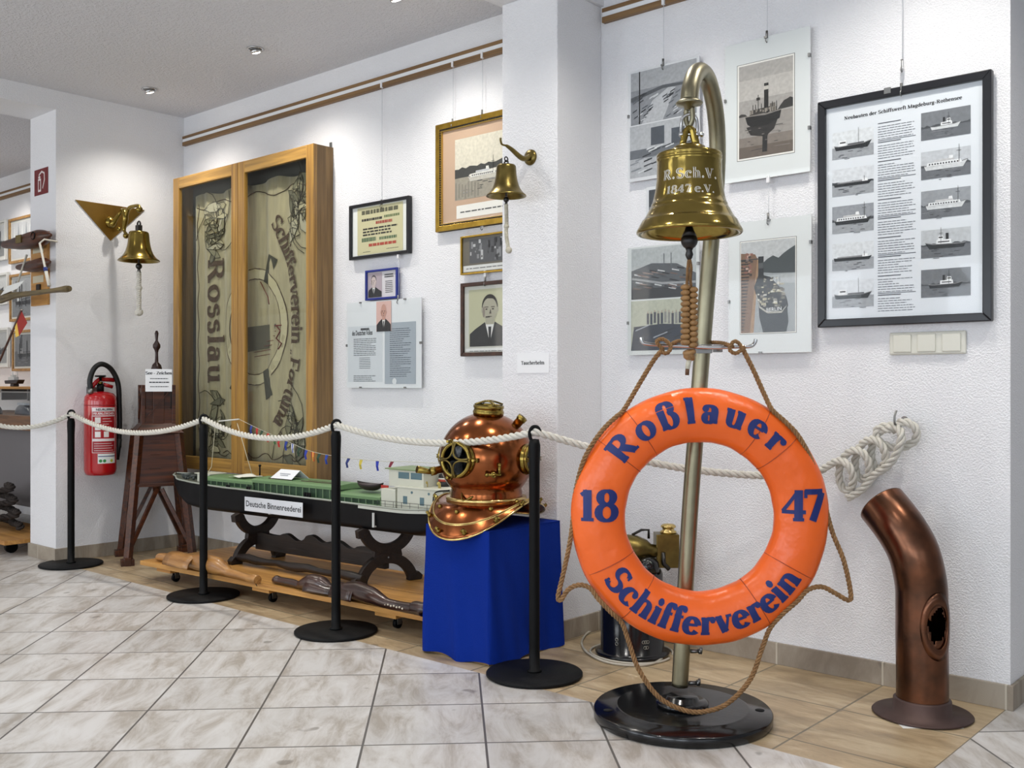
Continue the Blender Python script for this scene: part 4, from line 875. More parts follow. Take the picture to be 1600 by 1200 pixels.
m.sphere((.15, by * .8, -.10), .017); m.tube(smoothpath([(.14, by * .62, -.02), (.18, by * .75, .05), (.24, by * .95, .06), (bx, by, .055), (bx + .01, by, .03)], 8), [.012 - .0001 * i for i in range(33)], 12); m.sphere((bx + .004, by, .035), .019); m.build('scroll_bracket', t)
zt = 1.865 - pb.z; zm = 1.695 - pb.z
m = MB(IRON); m.torus(.016, .005, T=Matrix.Translation((bx, by, zt + .04)) @ Matrix.Rotation(pi / 2, 4, 'X')); m.box(bx - .016, bx + .016, by - .014, by + .014, zt - .002, zt + .035); m.build('shackle', t, bevel=.003)
m = MB(BRASS); m.tr(Matrix.Translation((bx, by, zm))); m.lathe(bell_profile(.114, zt - zm), 56); m.build('bell_body', t)
m = MB(IRON); m.sphere((bx, by, zm - .028), .018); m.cyl((bx, by, zm + .08), (bx, by, zm - .02), .005); m.torus(.011, .004, T=Matrix.Translation((bx, by, zm - .055)) @ Matrix.Rotation(pi / 2, 4, 'X')); m.build('clapper', t)
m = MB(ROPEW); m.rope([(bx, by, zm - .06), (bx, by, zm - .285)], .014, .035); m.sphere((bx, by, zm - .15), .019, sc=(1, 1, .8)); m.sphere((bx, by, zm - .29), .023, sc=(1, 1, .85)); m.rope([(bx + .018 * cos(q * .7), by + .018 * sin(q * .7), zm - .28 - .0012 * q) for q in range(18)], .006, .02); m.build('bell_rope', t)
# bell on the pilaster
pc = ony(829, 246, 3.044); 
t = thing('brass_wall_bell', 'small brass bell on an arm from the pilaster, in front of the gold-framed photo', 'bell', (pc.x, 3.044, pc.z))
bl = ony(791, 246, 2.895) - Vector((pc.x, 3.044, pc.z)); bx, by = bl.x, bl.y
m = MB(BRASSD); m.tr(align((0, -1, 0))); m.lathe([(0, .012), (.018, .012), (.03, .006), (.032, 0)], 28); m.tr(); m.tube(smoothpath([(0, -.004, 0), (.0 + bx * .3, by * .35, -.012), (bx * .8, by * .8, .012), (bx, by * 1.0, .02)], 8), [.016 - .0004 * i for i in range(25)], 12, flat=.8); m.tube(smoothpath([(bx, by, .02), (bx - .004, by - .02, .022), (bx - .004, by - .028, .035), (bx - .002, by - .03, .045)], 6), .004, 8); m.build('wall_arm', t)
zt = ony(791, 257, 2.895).z - pc.z; zm = ony(791, 307, 2.895).z - pc.z
m = MB(IRON); m.torus(.009, .0025, T=Matrix.Translation((bx, by, zt + .02)) @ Matrix.Rotation(pi / 2, 4, 'Y')); m.tube([(bx - .009, by, zt - .003), (bx - .009, by, zt + .01), (bx, by, zt + .016), (bx + .009, by, zt + .01), (bx + .009, by, zt - .003)], .003, 8); m.build('shackle', t)
m = MB(BRASSD); m.tr(Matrix.Translation((bx, by, zm))); m.lathe(bell_profile(.078, zt - zm), 56); m.build('bell_body', t)
m = MB(IRON); m.sphere((bx, by, zm - .012), .011); m.cyl((bx, by, zm + .07), (bx, by, zm), .004); m.cyl((bx, by, zm - .015), (bx, by, zm - .032), .005); m.build('clapper', t)
m = MB(ROPEC); m.rope(smoothpath([(bx, by, zm - .03), (bx + .002, by, zm - .1), (bx, by, zm - .14), (bx + .006, by, zm - .18), (bx + .012, by, zm - .205)], 8), .008, .02); m.sphere((bx + .001, by, zm - .115), .0105); m.sphere((bx + .013, by, zm - .208), .013); m.build('bell_rope', t)

# ---------------------------------------------------------------- big bell stand
B0 = onz(1066, 1105, .032); B0.z = 0
vr = Vector((CT, ST, 0)); vf = Vector((-ST, CT, 0))   # to the right / away as seen by a visitor in front
def sp(dx, dd, z): return vr * dx + vf * dd + Vector((0, 0, z))
t = thing('bell_stand', 'tall brass pole with hooked top on a heavy round black base, carrying the large bell', 'bell stand', B0)
m = MB(BLACKG); m.lathe([(0, .0), (.258, 0), (.264, .004), (.265, .026), (.260, .032), (.205, .033), (.198, .038), (.192, .0385), (.06, .0385)], 80); m.lathe([(0, .038), (.078, .038), (.078, .05), (.07, .054), (.05, .055), (.045, .066), (.0, .066)], 48); m.mat(M('bolt_hole', '#020202', .9))
for dx in (-.225, .225): m.tr(Matrix.Translation(sp(dx, -.03, 0))); m.lathe([(0, .0332), (.014, .0332), (.0, .0333)], 20)
m.tr(); m.build('base', t)
def polept(px, py, d): p = atd(px, py, d) - B0; return p
d0 = (B0 - Vector((0, 0, 0))).dot(vf)
pole = [polept(1062, 1072, d0), polept(1067, 990, d0), polept(1078, 800, d0), polept(1090, 640, d0 - .005), polept(1101, 500, d0 - .01), polept(1111, 380, d0 - .012), polept(1119, 290, d0 - .02), polept(1121, 225, d0 - .04), polept(1117, 170, d0 - .08), polept(1107, 128, d0 - .135), polept(1096, 112, d0 - .185), polept(1086, 117, d0 - .235), polept(1079, 138, d0 - .27), polept(1077, 158, d0 - .28)]
m = MB(BRASSP); m.tube(smoothpath(pole, 8), .0245, 28); m.build('pole', t)
e_ = pole[-1]
m = MB(BRASSP); m.tr(Matrix.Translation(e_)); m.lathe([(0, .004), (.024, .004), (.034, -.002), (.037, -.006), (.034, -.010), (.016, -.014), (.012, -.024), (.006, -.026), (0, -.026)], 36); m.tr(); m.tube(smoothpath([e_ + Vector((-.009, 0, -.02)), e_ + Vector((-.010, 0, -.05)), e_ + Vector((0, 0, -.068)), e_ + Vector((.010, 0, -.05)), e_ + Vector((.009, 0, -.02))], 8), .007, 12); m.build('end_collar', t)
for z, dz in ((.20, 0), (.105, 0)):
    m = MB(STEEL); pz = sp(-.003 + (z - .07) * .06, 0, z); m.cyl(pz + vr * .02, pz + vr * .044, .006, 10); m.cyl(pz + vr * .044, pz + vr * .05, .009, 6); m.tube([pz + vr * .05 + Vector((0, 0, -.008)), pz + vr * .052, pz + vr * .05 + Vector((0, 0, .012)) + vf * -.008], .0045, 8); m.build('wing_screw', t)
# clamp and chrome cleat bar
cz = 1 + (600 - 545) / FPX * (d0 - .03); cp = polept(1098, 545, d0 - .008)
m = MB(STEEL); m.tr(Matrix.Translation(cp)); m.lathe([(.026, -.012), (.0285, -.012), (.0285, .012), (.026, .012)], 32, closed=True); m.tr()
m.beam(cp + vr * .027 - vf * .02, cp + vr * .055 - vf * .02, .006, .022); m.cyl(cp + vr * .042 - vf * .03, cp + vr * .042 - vf * .005, .007, 6); m.sphere(cp + vr * .042 - vf * .03, .007); m.build('clamp', t, bevel=.001)
P3 = lambda px, py, dd=-.05: polept(px, py, d0 + dd)
m = MB(CHROME); m.tube(smoothpath([P3(1002, 527), P3(1003, 533), P3(1008, 537), P3(1030, 539), P3(1070, 541), P3(1110, 543), P3(1150, 542), P3(1172, 541), P3(1179, 536), P3(1181, 530)], 8), .0058, 12); m.mat(STEEL).beam(P3(1088, 549, -.034), P3(1112, 549, -.034), .005, .012); m.build('cleat_bar', t, bevel=.001)
# big bell
BC = B0 + e_; BC.z = 0; zt = 1 + (600 - 240) / FPX * (d0 - .28); zm = 1 + (600 - 366) / FPX * (d0 - .28)
t = thing('brass_ship_bell', 'large polished brass bell engraved R.Sch.V. 1847 hanging from the hooked pole', 'bell', (BC.x, BC.y, zm))
H = zt - zm; R = .143
prof = [(0, H), (.082, H), (.088, H * .985), (.0885, H * .955), (.0865, H * .945), (.0885, H * .935), (.0885, H * .915), (.0865, H * .905), (.087, H * .88), (.0872, H * .8), (.088, H * .68), (.091, H * .56), (.0965, H * .44), (.1005, H * .375), (.1025, H * .37), (.1035, H * .345), (.1065, H * .31), (.1085, H * .305), (.111, H * .28), (.118, H * .22), (.1245, H * .175), (.127, H * .17), (.130, H * .15), (.137, H * .085), (.1425, H * .04), (.143, H * .018), (.140, 0), (.131, .001)]
inner = [(.120, H * .08), (.105, H * .2), (.092, H * .35), (.083, H * .55), (.079, H * .8), (.07, H * .93), (0, H * .95)]
m = MB(M('bell_brass', '#9a8648', .15, 1, var=.3, vscale=7, vcol='#6c5c2c')); m.lathe(prof + inner, 96); m.build('bell_body', t)
m = MB(BRASS); m.lathe([(.05, H - .002), (.046, H + .01), (.042, H + .018), (.034, H + .022), (.0, H + .022)], 40); m.tube([sp(-.019, 0, H + .018), sp(-.016, 0, H + .035), sp(-.008, 0, H + .062), sp(0, 0, H + .07), sp(.008, 0, H + .062), sp(.016, 0, H + .035), sp(.019, 0, H + .018)], .0085, 14, flat=1.3); m.build('crown', t)
m = MB(CHROME); zs = H + .052; m.tube(smoothpath([sp(-.021, 0, zs), sp(-.022, 0, zs + .02), sp(-.018, 0, zs + .045), sp(0, 0, zs + .055), sp(.018, 0, zs + .045), sp(.022, 0, zs + .02), sp(.021, 0, zs)], 6), .0045, 12); m.cyl(sp(-.028, 0, zs), sp(.034, 0, zs), .0045, 12); m.sphere(sp(-.021, 0, zs), .008); m.sphere(sp(.021, 0, zs), .008); m.sphere(sp(.034, 0, zs), .007); m.build('shackle', t)
azc = atan2(-BC.y, -BC.x)
def bsurf(z):
    pr = [p for p in prof if p[0] > .08]
    for (r0, z0), (r1, z1) in zip(pr, pr[1:]):
        if z1 <= z <= z0 and z0 > z1: return r0 + (r1 - r0) * (z0 - z) / (z0 - z1)
    return pr[0][0]
def bmap(z0, du, k=1): 
    def f(u, v): z = z0 + v; r_ = bsurf(z) + .0008 * k; a = azc + (u + du) / .09; return (r_ * cos(a), r_ * sin(a), z)
    return f
m = MB(P('#e6e4da', .4)); serif(m, 'R.Sch.V.', .0265, bmap(H * .62, .003), 1.25, 5, res=6); serif(m, '1847 e.V.', .0215, bmap(H * .44, .003), 1.1, 1, res=6); m.build('engraving', t)
m = MB(M('lettering_shade', '#6f5c2e', .3, 1)); serif(m, 'R.Sch.V.', .0265, bmap(H * .62, .003, 1.6), .45, 5 + 0, res=6); serif(m, '1847 e.V.', .0215, bmap(H * .44, .003, 1.6), .35, 1, res=6); m.build('engraving', t)
m = MB(IRON); m.cyl((0, 0, H * .9), (0, 0, .0), .006); m.sphere((0, 0, -.018), .023, sc=(1, 1, 1)); m.lathe([(.006, .03), (.013, .01), (.02, -.005)], 20); m.lathe([(.012, -.036), (.008, -.045), (.011, -.055), (.008, -.065), (.004, -.07)], 16); m.build('clapper', t)
# braided lanyard
m = MB(ROPEB); z = -.062
m.rope(smoothpath([(0, 0, z), sp(-.004, 0, z - .03), sp(-.006, 0, z - .07), sp(-.006, 0, z - .09)], 6), .0045, .018); m.rope(smoothpath([(0, 0, z), sp(.005, 0, z - .03), sp(.003, 0, z - .06), sp(.006, 0, z - .09)], 6), .0045, .018)
LE = M('braid_leather', '#9a7447', .5, bump=.2, bscale=200, var=.5, vscale=60, vcol='#6f4f2c')
m.mat(LE); zb = z - .082; L = .165; n = 11
for i in range(n):
    for s in (-1, 1):
        for q in (-1, 1):
            c_ = sp(s * .0105, q * .008, zb - L * (i + (.5 if s > 0 else 0)) / n); m.tr(Matrix.Translation(c_) @ Matrix.Rotation(YAW, 4, 'Z')); m.sphere((0, 0, 0), .0115, 12, 8, sc=(1.08, .9, .72))
m.tr(); zk = zb - L - .012
m.torus(.012, .0065, 24, 8, T=Matrix.Translation((0, 0, zk)) @ Matrix.Rotation(.3, 4, 'X')); m.torus(.011, .006, 24, 8, T=Matrix.Translation((0, 0, zk - .012)) @ Matrix.Rotation(-.5, 4, 'X')); m.sphere((0, 0, zk - .008), .014, sc=(1, 1, 1.1)); m.mat(ROPEC).cyl((0, 0, zk - .018), sp(-.005, 0, zk - .045), .007, 12, r2=.006); m.mat(P('#5d3c22', .6)).cyl(sp(-.005, 0, zk - .045), sp(-.006, 0, zk - .062), .0055, 12); m.build('bell_rope', t)
# ---------------------------------------------------------------- life ring
dR = d0 - .095; LC = atd(1093, 807, dR)
nn_ = -vf; rx_ = vr.copy()
RT, ra, rb_ = .2945, .0785, .054
t = thing('life_ring', 'orange life ring lettered Roßlauer Schifferverein 1847 hanging from the bell stand', 'life ring', LC)
def rsurf(th, v, k=0):
    y = rb_ * sqrt(max(0, 1 - (v / ra) ** 2)) + k; R = RT + v
    return rx_ * (R * cos(th)) + Vector((0, 0, R * sin(th))) + nn_ * y
ORG = M('orange_vinyl', '#f26a22', .3, bump=.6, bscale=13, var=.25, vscale=6, vcol='#e05514')
m = MB(ORG)
def tor(u, v):
    th, b = 2 * pi * u, 2 * pi * v; w_ = 1 + .012 * sin(th * 9) * cos(b * 2) + .006 * sin(th * 23 + b)
    q = RT + ra * cos(b) * w_; y = rb_ * abs(sin(b)) ** .92 * (1 if sin(b) > 0 else -1) * w_
    return rx_ * (q * cos(th)) + Vector((0, 0, q * sin(th))) + nn_ * y
vs = [tor(i / 120, j / 28) for i in range(120) for j in range(28)]
m.add(vs, [(i * 28 + j, ((i + 1) % 120) * 28 + j, ((i + 1) % 120) * 28 + (j + 1) % 28, i * 28 + (j + 1) % 28) for i in range(120) for j in range(28)], True); m.build('ring_body', t)
for dg in (143, 125, 40, 57, 207, 232, 303, 331):
    m = MB(M('seam_orange', '#a8431a', .5)); m.tube([rx_ * ((RT + ra * 1.005 * cos(b)) * cos(radians(dg))) + Vector((0, 0, (RT + ra * 1.005 * cos(b)) * sin(radians(dg)))) + nn_ * (rb_ * 1.01 * sin(b)) for b in [pi * i / 14 for i in range(15)]], .0014, 6); m.build('seam', t)
BLU = P('#0c2468', .5)
def arcmap(R0, thc, out=True):
    def f(u, v):
        if out: th = thc - u / (R0 + .02); R = R0 + v
        else: th = thc + u / (R0 - .02); R = R0 - v
        vv = max(-ra * .97, min(ra * .97, R - RT)); return rsurf(th, vv, .0022)
    return f
m = MB(BLU); serif(m, 'Roßlauer', .070, arcmap(.274, radians(92.5)), 1.35, 15, res=9); m.build('lettering', t)
m = MB(BLU); serif(m, 'Schifferverein', .070, arcmap(.331, radians(269.5), False), 1.35, -.6, res=9); m.build('lettering', t)
def upmap(cx, cz):
    def f(u, v):
        X, Z = cx + u, cz + v; R = sqrt(X * X + Z * Z); vv = max(-ra * .97, min(ra * .97, R - RT)); return rsurf(atan2(Z, X), vv, .0022)
    return f
for tx, cx in (('18', -.302), ('47', .288)):
    m = MB(BLU); serif(m, tx[0], .088, upmap(cx - .027, -.006), 1.25, res=9); serif(m, tx[1], .088, upmap(cx + .028, -.006), 1.25, res=9); m.build('number', t)
def G_(pts, dd=0): return [atd(p[0], p[1], dR + (p[2] if len(p) > 2 else dd)) - LC for p in pts]
gp = [(1036, 546, .0), (1022, 562), (1000, 598), (975, 640, -.01), (962, 652, -.03), (945, 668, -.035), (927, 692, -.03), (911, 722, -.02), (900, 765, -.005), (896, 805, 0), (890, 850, -.01), (878, 905, -.01), (872, 932, -.015), (876, 938, -.02), (888, 921, -.025), (905, 914, -.03), (922, 919, -.03), (935, 936, -.038), (955, 957, -.035), (972, 974, -.02), (983, 1005, -.015), (998, 1046, -.02), (1028, 1088, -.03), (1066, 1109, -.04), (1100, 1112, -.045), (1137, 1099, -.04), (1172, 1062, -.02), (1190, 1015, -.015), (1203, 982, -.02), (1222, 960, -.035), (1246, 939, -.035), (1262, 922, -.03), (1284, 917, -.025), (1305, 927, -.02), (1326, 938, -.02), (1329, 925, -.02), (1318, 875, -.02), (1300, 830, -.015), (1284, 770, -.02), (1268, 720, -.025), (1248, 682, -.04), (1228, 660, -.035), (1207, 641, -.03), (1196, 620, -.02), (1178, 580, -.005), (1162, 548, 0)]
m = MB(ROPEB); m.rope(smoothpath(G_(gp), 6), .0075, .036, 7); m.build('grab_line', t)
for pts in ([(1036, 546), (1026, 534), (1036, 530), (1048, 541), (1042, 552), (1030, 548)], [(1162, 548), (1154, 536), (1146, 534), (1140, 546), (1150, 552), (1164, 542)], [(1046, 540, .02), (1060, 533, .05), (1080, 536, .09), (1110, 535, .09), (1130, 536, .05), (1146, 542, .02)]):
    m = MB(ROPEB); m.rope(smoothpath(G_(pts, -.012), 6), .0062, .026, 6); m.build('rope_hitch', t)

# ---------------------------------------------------------------- barrier posts and rope
def stanchion():
    t = thing('barrier_post', 'x', 'barrier post')
    m = MB(M('black_textured_base', '#0d0e0f', .6, spec=.2, bump=.15, bscale=200)); m.lathe([(0, .0), (.16, 0), (.166, .004), (.166, .010), (.163, .013), (.0, .0135)], 72); m.build('base', t)
    m = MB(BLACK); m.lathe([(.0, .0136), (.026, .0136), (.0255, .02), (.019, .022), (.0185, .1), (.0185, .72), (.0205, .77), (.0205, .79), (.016, .81), (.0, .812)], 28); m.build('post', t)
    m = MB(BLACK); m.tube(smoothpath([vr * -.004 + Vector((0, 0, .795)), vr * -.014 + Vector((0, 0, .815)), vr * -.016 + Vector((0, 0, .835)), vr * -.006 + Vector((0, 0, .852)), vr * .010 + Vector((0, 0, .852)), vr * .019 + Vector((0, 0, .838)), vr * .02 + Vector((0, 0, .826))], 6), .0062, 10); m.build('rope_hook', t)
    return t
SPX = [(111, 883), (318, 932), (525, 988), (835, 1055)]
LB = ['black rope barrier post beside the fire extinguisher', 'black rope barrier post in front of the bow of the model ship', 'black rope barrier post in front of the middle of the wheeled board', 'black rope barrier post in front of the diving helmet']
p0_ = stanchion(); SB = []
for i, (x, y) in enumerate(SPX):
    o = p0_ if i == 0 else copy_tree(p0_); b_ = onz(x, y, 0); o.location = b_; SB.append(b_.copy()); o['label'] = LB[i]; o['group'] = 'rope barrier posts'
p0_['label'] = LB[0]; p0_['group'] = 'rope barrier posts'
HK = [b + vr * .003 + Vector((0, 0, .836)) for b in SB]
left = atd(-45, 648, 5.75)
path = sag(left, HK[0], .075)[:-1] + sag(HK[0], HK[1], .085)[:-1] + sag(HK[1], HK[2], .072)[:-1] + sag(HK[2], HK[3], .055)[:-1]
path += smoothpath([HK[3], atd(925, 700, 3.47), atd(1020, 723, 3.47), atd(1100, 736, 3.46), atd(1190, 743, 3.45), atd(1262, 740, 3.42)], 8)
def W_(px, py, off): return ony(px, py, YF - .02 - off)
kn = [W_(1283, 735, .02)]
for i in range(0, 58):
    q = i / 57; a = 1.9 - q * 2 * pi * 3.1; cx_, cy_ = 1308 + 78 * q, 748 - 52 * q; kn.append(W_(cx_ + 17 * cos(a) * 1.0, cy_ - 27 * sin(a), .034 + .028 * sin(a * 1 + .8)))
kn += [W_(1398, 672, .03), W_(1404, 661, .05), W_(1418, 660, .055), W_(1431, 670, .05), W_(1431, 686, .035), W_(1418, 696, .03), W_(1402, 700, .03), W_(1386, 697, .04), W_(1372, 688, .05), W_(1369, 674, .05), W_(1380, 666, .05), W_(1398, 666, .055), W_(1408, 676, .07), W_(1407, 692, .075), W_(1398, 714, .07), W_(1384, 730, .065), W_(1366, 742, .05), W_(1352, 760, .04), W_(1336, 772, .035), W_(1324, 778, .03)]
path += smoothpath(kn, 4)
m = MB(ROPEW); m.rope(path, .0135, .078, 8); o = m.build('barrier_rope'); tag(o, 'thick white rope strung through the black posts and knotted at the wall hook', 'rope')
hk = ony(1414, 660, YF)
t = thing('wall_hook', 'steel screw hook in the right wall holding the knotted white rope', 'hook', hk)
m = MB(STEEL); m.tube(smoothpath([(0, 0, .01), (0, -.05, .01), (-.0, -.085, -.004), (0, -.09, .02), (0, -.075, .04)], 6), .0035, 8); m.build('screw_hook', t); m = MB(STEEL); m.cyl((0, -.001, .01), (0, -.006, .01), .011, 14); m.build('washer', t)

# ---------------------------------------------------------------- pedestal + diving helmet
qx0, qx1, qy0, qy1, qh = -2.742, -2.418, 2.612, 3.012, .478
t = thing('cloth_covered_pedestal', 'box pedestal covered to the floor with a royal blue cloth under the diving helmet', 'pedestal', ((qx0 + qx1) / 2, (qy0 + qy1) / 2, 0))
hx, hy = (qx1 - qx0) / 2, (qy1 - qy0) / 2
def per(u, r=.012):
    s_ = [2 * hx, 2 * hy, 2 * hx, 2 * hy]; L = sum(s_); d = (u % 1) * L; k = 0
    while d > s_[k]: d -= s_[k]; k += 1
    c = [(-hx, -hy), (hx, -hy), (hx, hy), (-hx, hy)][k]; dr = [(1, 0), (0, 1), (-1, 0), (0, -1)][k]; n = [(0, -1), (1, 0), (0, 1), (-1, 0)][k]
    return c[0] + dr[0] * d, c[1] + dr[1] * d, n
def cl(u, v):
    x, y, n = per(u); k = (1 - v); f = (.5 + .5 * sin(u * 2 * pi * 7 + 2.6 * sin(u * 9) + v * 2.2)) * .022 + .003 * sin(u * 2 * pi * 17 + v * 5); amp = k ** 1.3
    cr = min(abs(abs(x) - hx) + abs(abs(y) - hy), .12); fl = .010 * amp * (1 - cr / .12)
    return (x * (1 + fl * 2) + n[0] * (f * amp - .002), y * (1 + fl * 2) + n[1] * (f * amp - .002), qh * v + (.006 + .006 * sin(u * 2 * pi * 6)) * k * (1 if v < .05 else 0))
m = MB(M('royal_blue_cloth', '#062a86', .9, spec=.15, bump=.25, bscale=260, var=.15, vscale=3, vcol='#052270'))
m.grid(cl, 260, 30, cu=True); m.grid(lambda u, v: (-hx + 2 * hx * u, -hy + 2 * hy * v, qh + .0015 - .003 * max(abs(2 * u - 1), abs(2 * v - 1)) ** 12), 14, 14); m.build('cloth', t, fixn=True)
m = MB(wood('hidden_box_wood', '#8a6b45', '#a1804f')); m.box(-hx + .012, hx - .012, -hy + .012, hy - .012, 0, qh - .006); m.build('box', t)
HC = Vector((-2.598, 2.790, qh + .003)); haz = radians(-81)
t = thing('diving_helmet', 'copper and brass diving helmet with barred windows standing on the blue cloth', 'diving helmet', HC, haz)
zc, RS = .238, .178
prof = [(RS * cos(radians(a)), zc + RS * (.98 if a > 0 else .93) * sin(radians(a))) for a in range(90, -45, -6)] + [(.136, .112), (.135, .095), (.136, .088)]
prof[0] = (0, prof[0][1])
m = MB(COPPER); m.lathe(prof, 72); m.build('bonnet', t)
m = MB(BRASSB); m.lathe([(.134, .098), (.151, .097), (.153, .09), (.151, .083), (.148, .080), (.151, .076), (.150, .070), (.138, .068)], 64, closed=True); m.build('neck_ring', t)
def bp_(u, v):
    f = 2 * pi * u; c = cos(f); Ro = .212 + .028 * max(0, c) ** 2 + .032 * max(0, -c); zo = .090 - (.128 * max(0, c) ** 1.7 + .086 * max(0, -c) ** 1.3)
    r_ = .142 + (Ro - .142) * v; z = .078 + (zo - .078) * (v ** 1.6) + .012 * sin(pi * v) * (1 - abs(sin(f)) * .3)
    return Vector((r_ * cos(f), r_ * sin(f) * (1.0 - .06 * v), z))
m = MB(COPPER); m.grid(bp_, 96, 16, cu=True); m.build('breastplate', t, solid=.003)
m = MB(BRASSB); e0 = [bp_(i / 96, 1.0) for i in range(96)]; e1 = [bp_(i / 96, .76) + Vector((0, 0, .004)) for i in range(96)]; m.add(e0 + e1, [(i, (i + 1) % 96, 96 + (i + 1) % 96, 96 + i) for i in range(96)], True); m.tube(e0, .0042, 8, closed=True); m.tube(e1, .003, 6, closed=True); m.build('rim', t)
for i in range(12):
    p = bp_((i + .5) / 12, .92); m = MB(BRASS); m.tr(align(Vector((p.x * .5, p.y * .5, .12)), p)); m.lathe([(.009, 0), (.009, .008), (.006, .01), (.006, .022), (0, .023)], 12); m.beam((-.012, 0, .014), (.012, 0, .014), .006, .007); m.build('wing_nut', t)
def port(az, el, R, d, bars, bolt=True, base=RS):
    D_ = Vector((cos(az) * cos(el), sin(az) * cos(el), sin(el))); T = align(D_, Vector((0, 0, zc)) + D_ * (base - .012))
    m = MB(BRASS); m.tr(T); m.lathe([(R * 1.02, 0), (R * 1.06, .012), (R * 1.0, .018), (R * .98, d * .7), (R * 1.04, d * .75), (R * 1.03, d), (R * .86, d + .002), (R * .82, d * .8), (R * .8, .012)], 48, closed=True); 
    o = m.build('window_ring', t)
    m = MB(M('dark_port_glass', '#14181a', .08, spec=.8)); m.tr(T); m.lathe([(0, .014), (R * .82, .014)], 40); m.build('window_glass', o)
    m = MB(BRASSD); m.tr(T); r_ = R * .84
    for k in range(bars):
        a = pi * 2 * k / bars + pi / 4; c = Vector((cos(a), sin(a), 0)); s_ = Vector((-sin(a), cos(a), 0))
        m.tube([c * (r_ * (.30 + .62 * (abs(q) ** 2))) + s_ * (r_ * .9 * q * .85) + Vector((0, 0, d + .004 + .012 * (1 - q * q))) for q in [j / 8 for j in range(-8, 9)]], .0035, 8)
    m.build('guard_bars', o)
    if bolt:
        for a in (0, 2.1, 4.2):
            m = MB(BRASS); m.tr(T @ Matrix.Rotation(a, 4, 'Z')); m.box(R * .95, R * 1.28, -.008, .008, .004, .016); m.cyl((R * 1.18, 0, .01), (R * 1.18, 0, .034), .006, 10); m.build('window_clamp', o, bevel=.001)
port(0, radians(2), .064, .038, 4); port(radians(94), radians(1), .055, .032, 4, False); port(radians(-94), radians(1), .050, .032, 4, False); port(radians(60), radians(84), .056, .036, 4, False)
def fit(az, el, r, L, nm, mat=BRASS, k=RS):
    D_ = Vector((cos(az) * cos(el), sin(az) * cos(el), sin(el))); m = MB(mat); m.tr(align(D_, Vector((0, 0, zc)) + D_ * (k - .004))); m.lathe([(r, 0), (r, L * .5), (r * 1.15, L * .55), (r * 1.15, L), (r * .8, L), (r * .7, L * .6)], 20); return m.build(nm, t)
fit(radians(112), radians(48), .017, .038, 'air_inlet'); fit(radians(-42), radians(-12), .014, .045, 'exhaust_valve'); fit(radians(42), radians(-14), .009, .02, 'spit_cock')
m = MB(BRASS); D_ = Vector((cos(radians(42)) * .97, sin(radians(42)) * .97, -.24)); q = Vector((0, 0, zc)) + D_ * (RS + .014); m.tube([q + Vector((-.018, .02, -.0)), q, q + Vector((.016, -.018, 0))], .005, 8); m.cyl(q + Vector((-.014, .016, 0)), q + Vector((-.014, .016, .035)), .0045, 8, r2=.006); m.sphere(q + Vector((-.014, .016, .036)), .0065); m.sphere(q + Vector((.016, -.018, 0)), .008); m.build('cock_lever', t)
m = MB(BRASS); m.tube([(.12, -.115, zc - .04), (.16, -.15, zc - .045), (.20, -.175, zc - .035)], [.012, .01, .014], 14); m.build('speaking_tube', t)
m = MB(BRASS); m.tube(smoothpath([(.13, -.02, zc - .14 + .02), (.15, 0, zc - .145), (.13, .03, zc - .13)], 6), .004, 8); m.build('front_hook', t)
for a in (-35, 0, 40, 75):
    m = MB(BRASS); m.sphere(bp_(a / 360, .5) + Vector((0, 0, .004)), .009, 12, 8); m.build('stud', t)

# ---------------------------------------------------------------- copper ventilation pipe
CB = onz(1441, 1116, 0); dP = CB.dot(vf)
t = thing('copper_pipe', 'bent copper pipe with a torn round hole standing on its flange by the right wall', 'pipe', CB)
def pp(px, py): return atd(px, py, dP) - CB
cl_ = smoothpath([pp(1441, 1108), pp(1441, 1050), pp(1440, 993), pp(1440, 950), pp(1439, 915), pp(1431, 875), atd(1420, 848, dP + .015) - CB, atd(1401, 818, dP + .045) - CB, atd(1378, 789, dP + .095) - CB], 10); RP = .0735; frp = frames(cl_)
NV = len(cl_) - 1; NU = 72
holeC = (.31, 1.25)
hdir = (vr * .26 - vf * .96).normalized()
def pt_(i, a, r=RP): return cl_[i] + frp[i][1] * r * cos(a) + frp[i][2] * r * sin(a)
lens = [0]
for a, b in zip(cl_, cl_[1:]): lens.append(lens[-1] + (b - a).length)
def ang_of(d): i = 20; return atan2(d.dot(frp[i][2]), d.dot(frp[i][1]))
ah = ang_of(hdir); rj = random.Random(4); jagd = [1 + .22 * rj.uniform(-1, 1) for _ in range(16)]
sh = (1 - .0) * 0 + (Vector(pp(1455, 972)).z - cl_[0].z)
def inhole(i, a, s=1.0):
    dl = (lens[i] - sh) / .088; da = (a - ah + pi) % (2 * pi) - pi; x = da * RP / .046; rr_ = sqrt(dl * dl + x * x); k = int((atan2(dl, x) + pi) / (2 * pi) * 16) % 16
    return rr_ < .66 * jagd[k] * s
vs = []; fs = []; fi = []
for i in range(NV + 1):
    for j in range(NU): vs.append(pt_(i, 2 * pi * j / NU))
for i in range(NV):
    for j in range(NU):
        if inhole(i, 2 * pi * (j + .5) / NU): continue
        fs.append((i * NU + j, i * NU + (j + 1) % NU, (i + 1) * NU + (j + 1) % NU, (i + 1) * NU + j))
m = MB(COPPERD); m.add(vs, fs, True); m.build('tube', t, solid=.003)
m = MB(M('tarnished_copper')); 
ringp = []
for k in range(40):
    a = 2 * pi * k / 40; s_ = sh + .094 * sin(a); da = .052 * cos(a) / RP
    i = min(range(NV + 1), key=lambda q: abs(lens[q] - s_)); ringp.append((i, ah + da, s_))
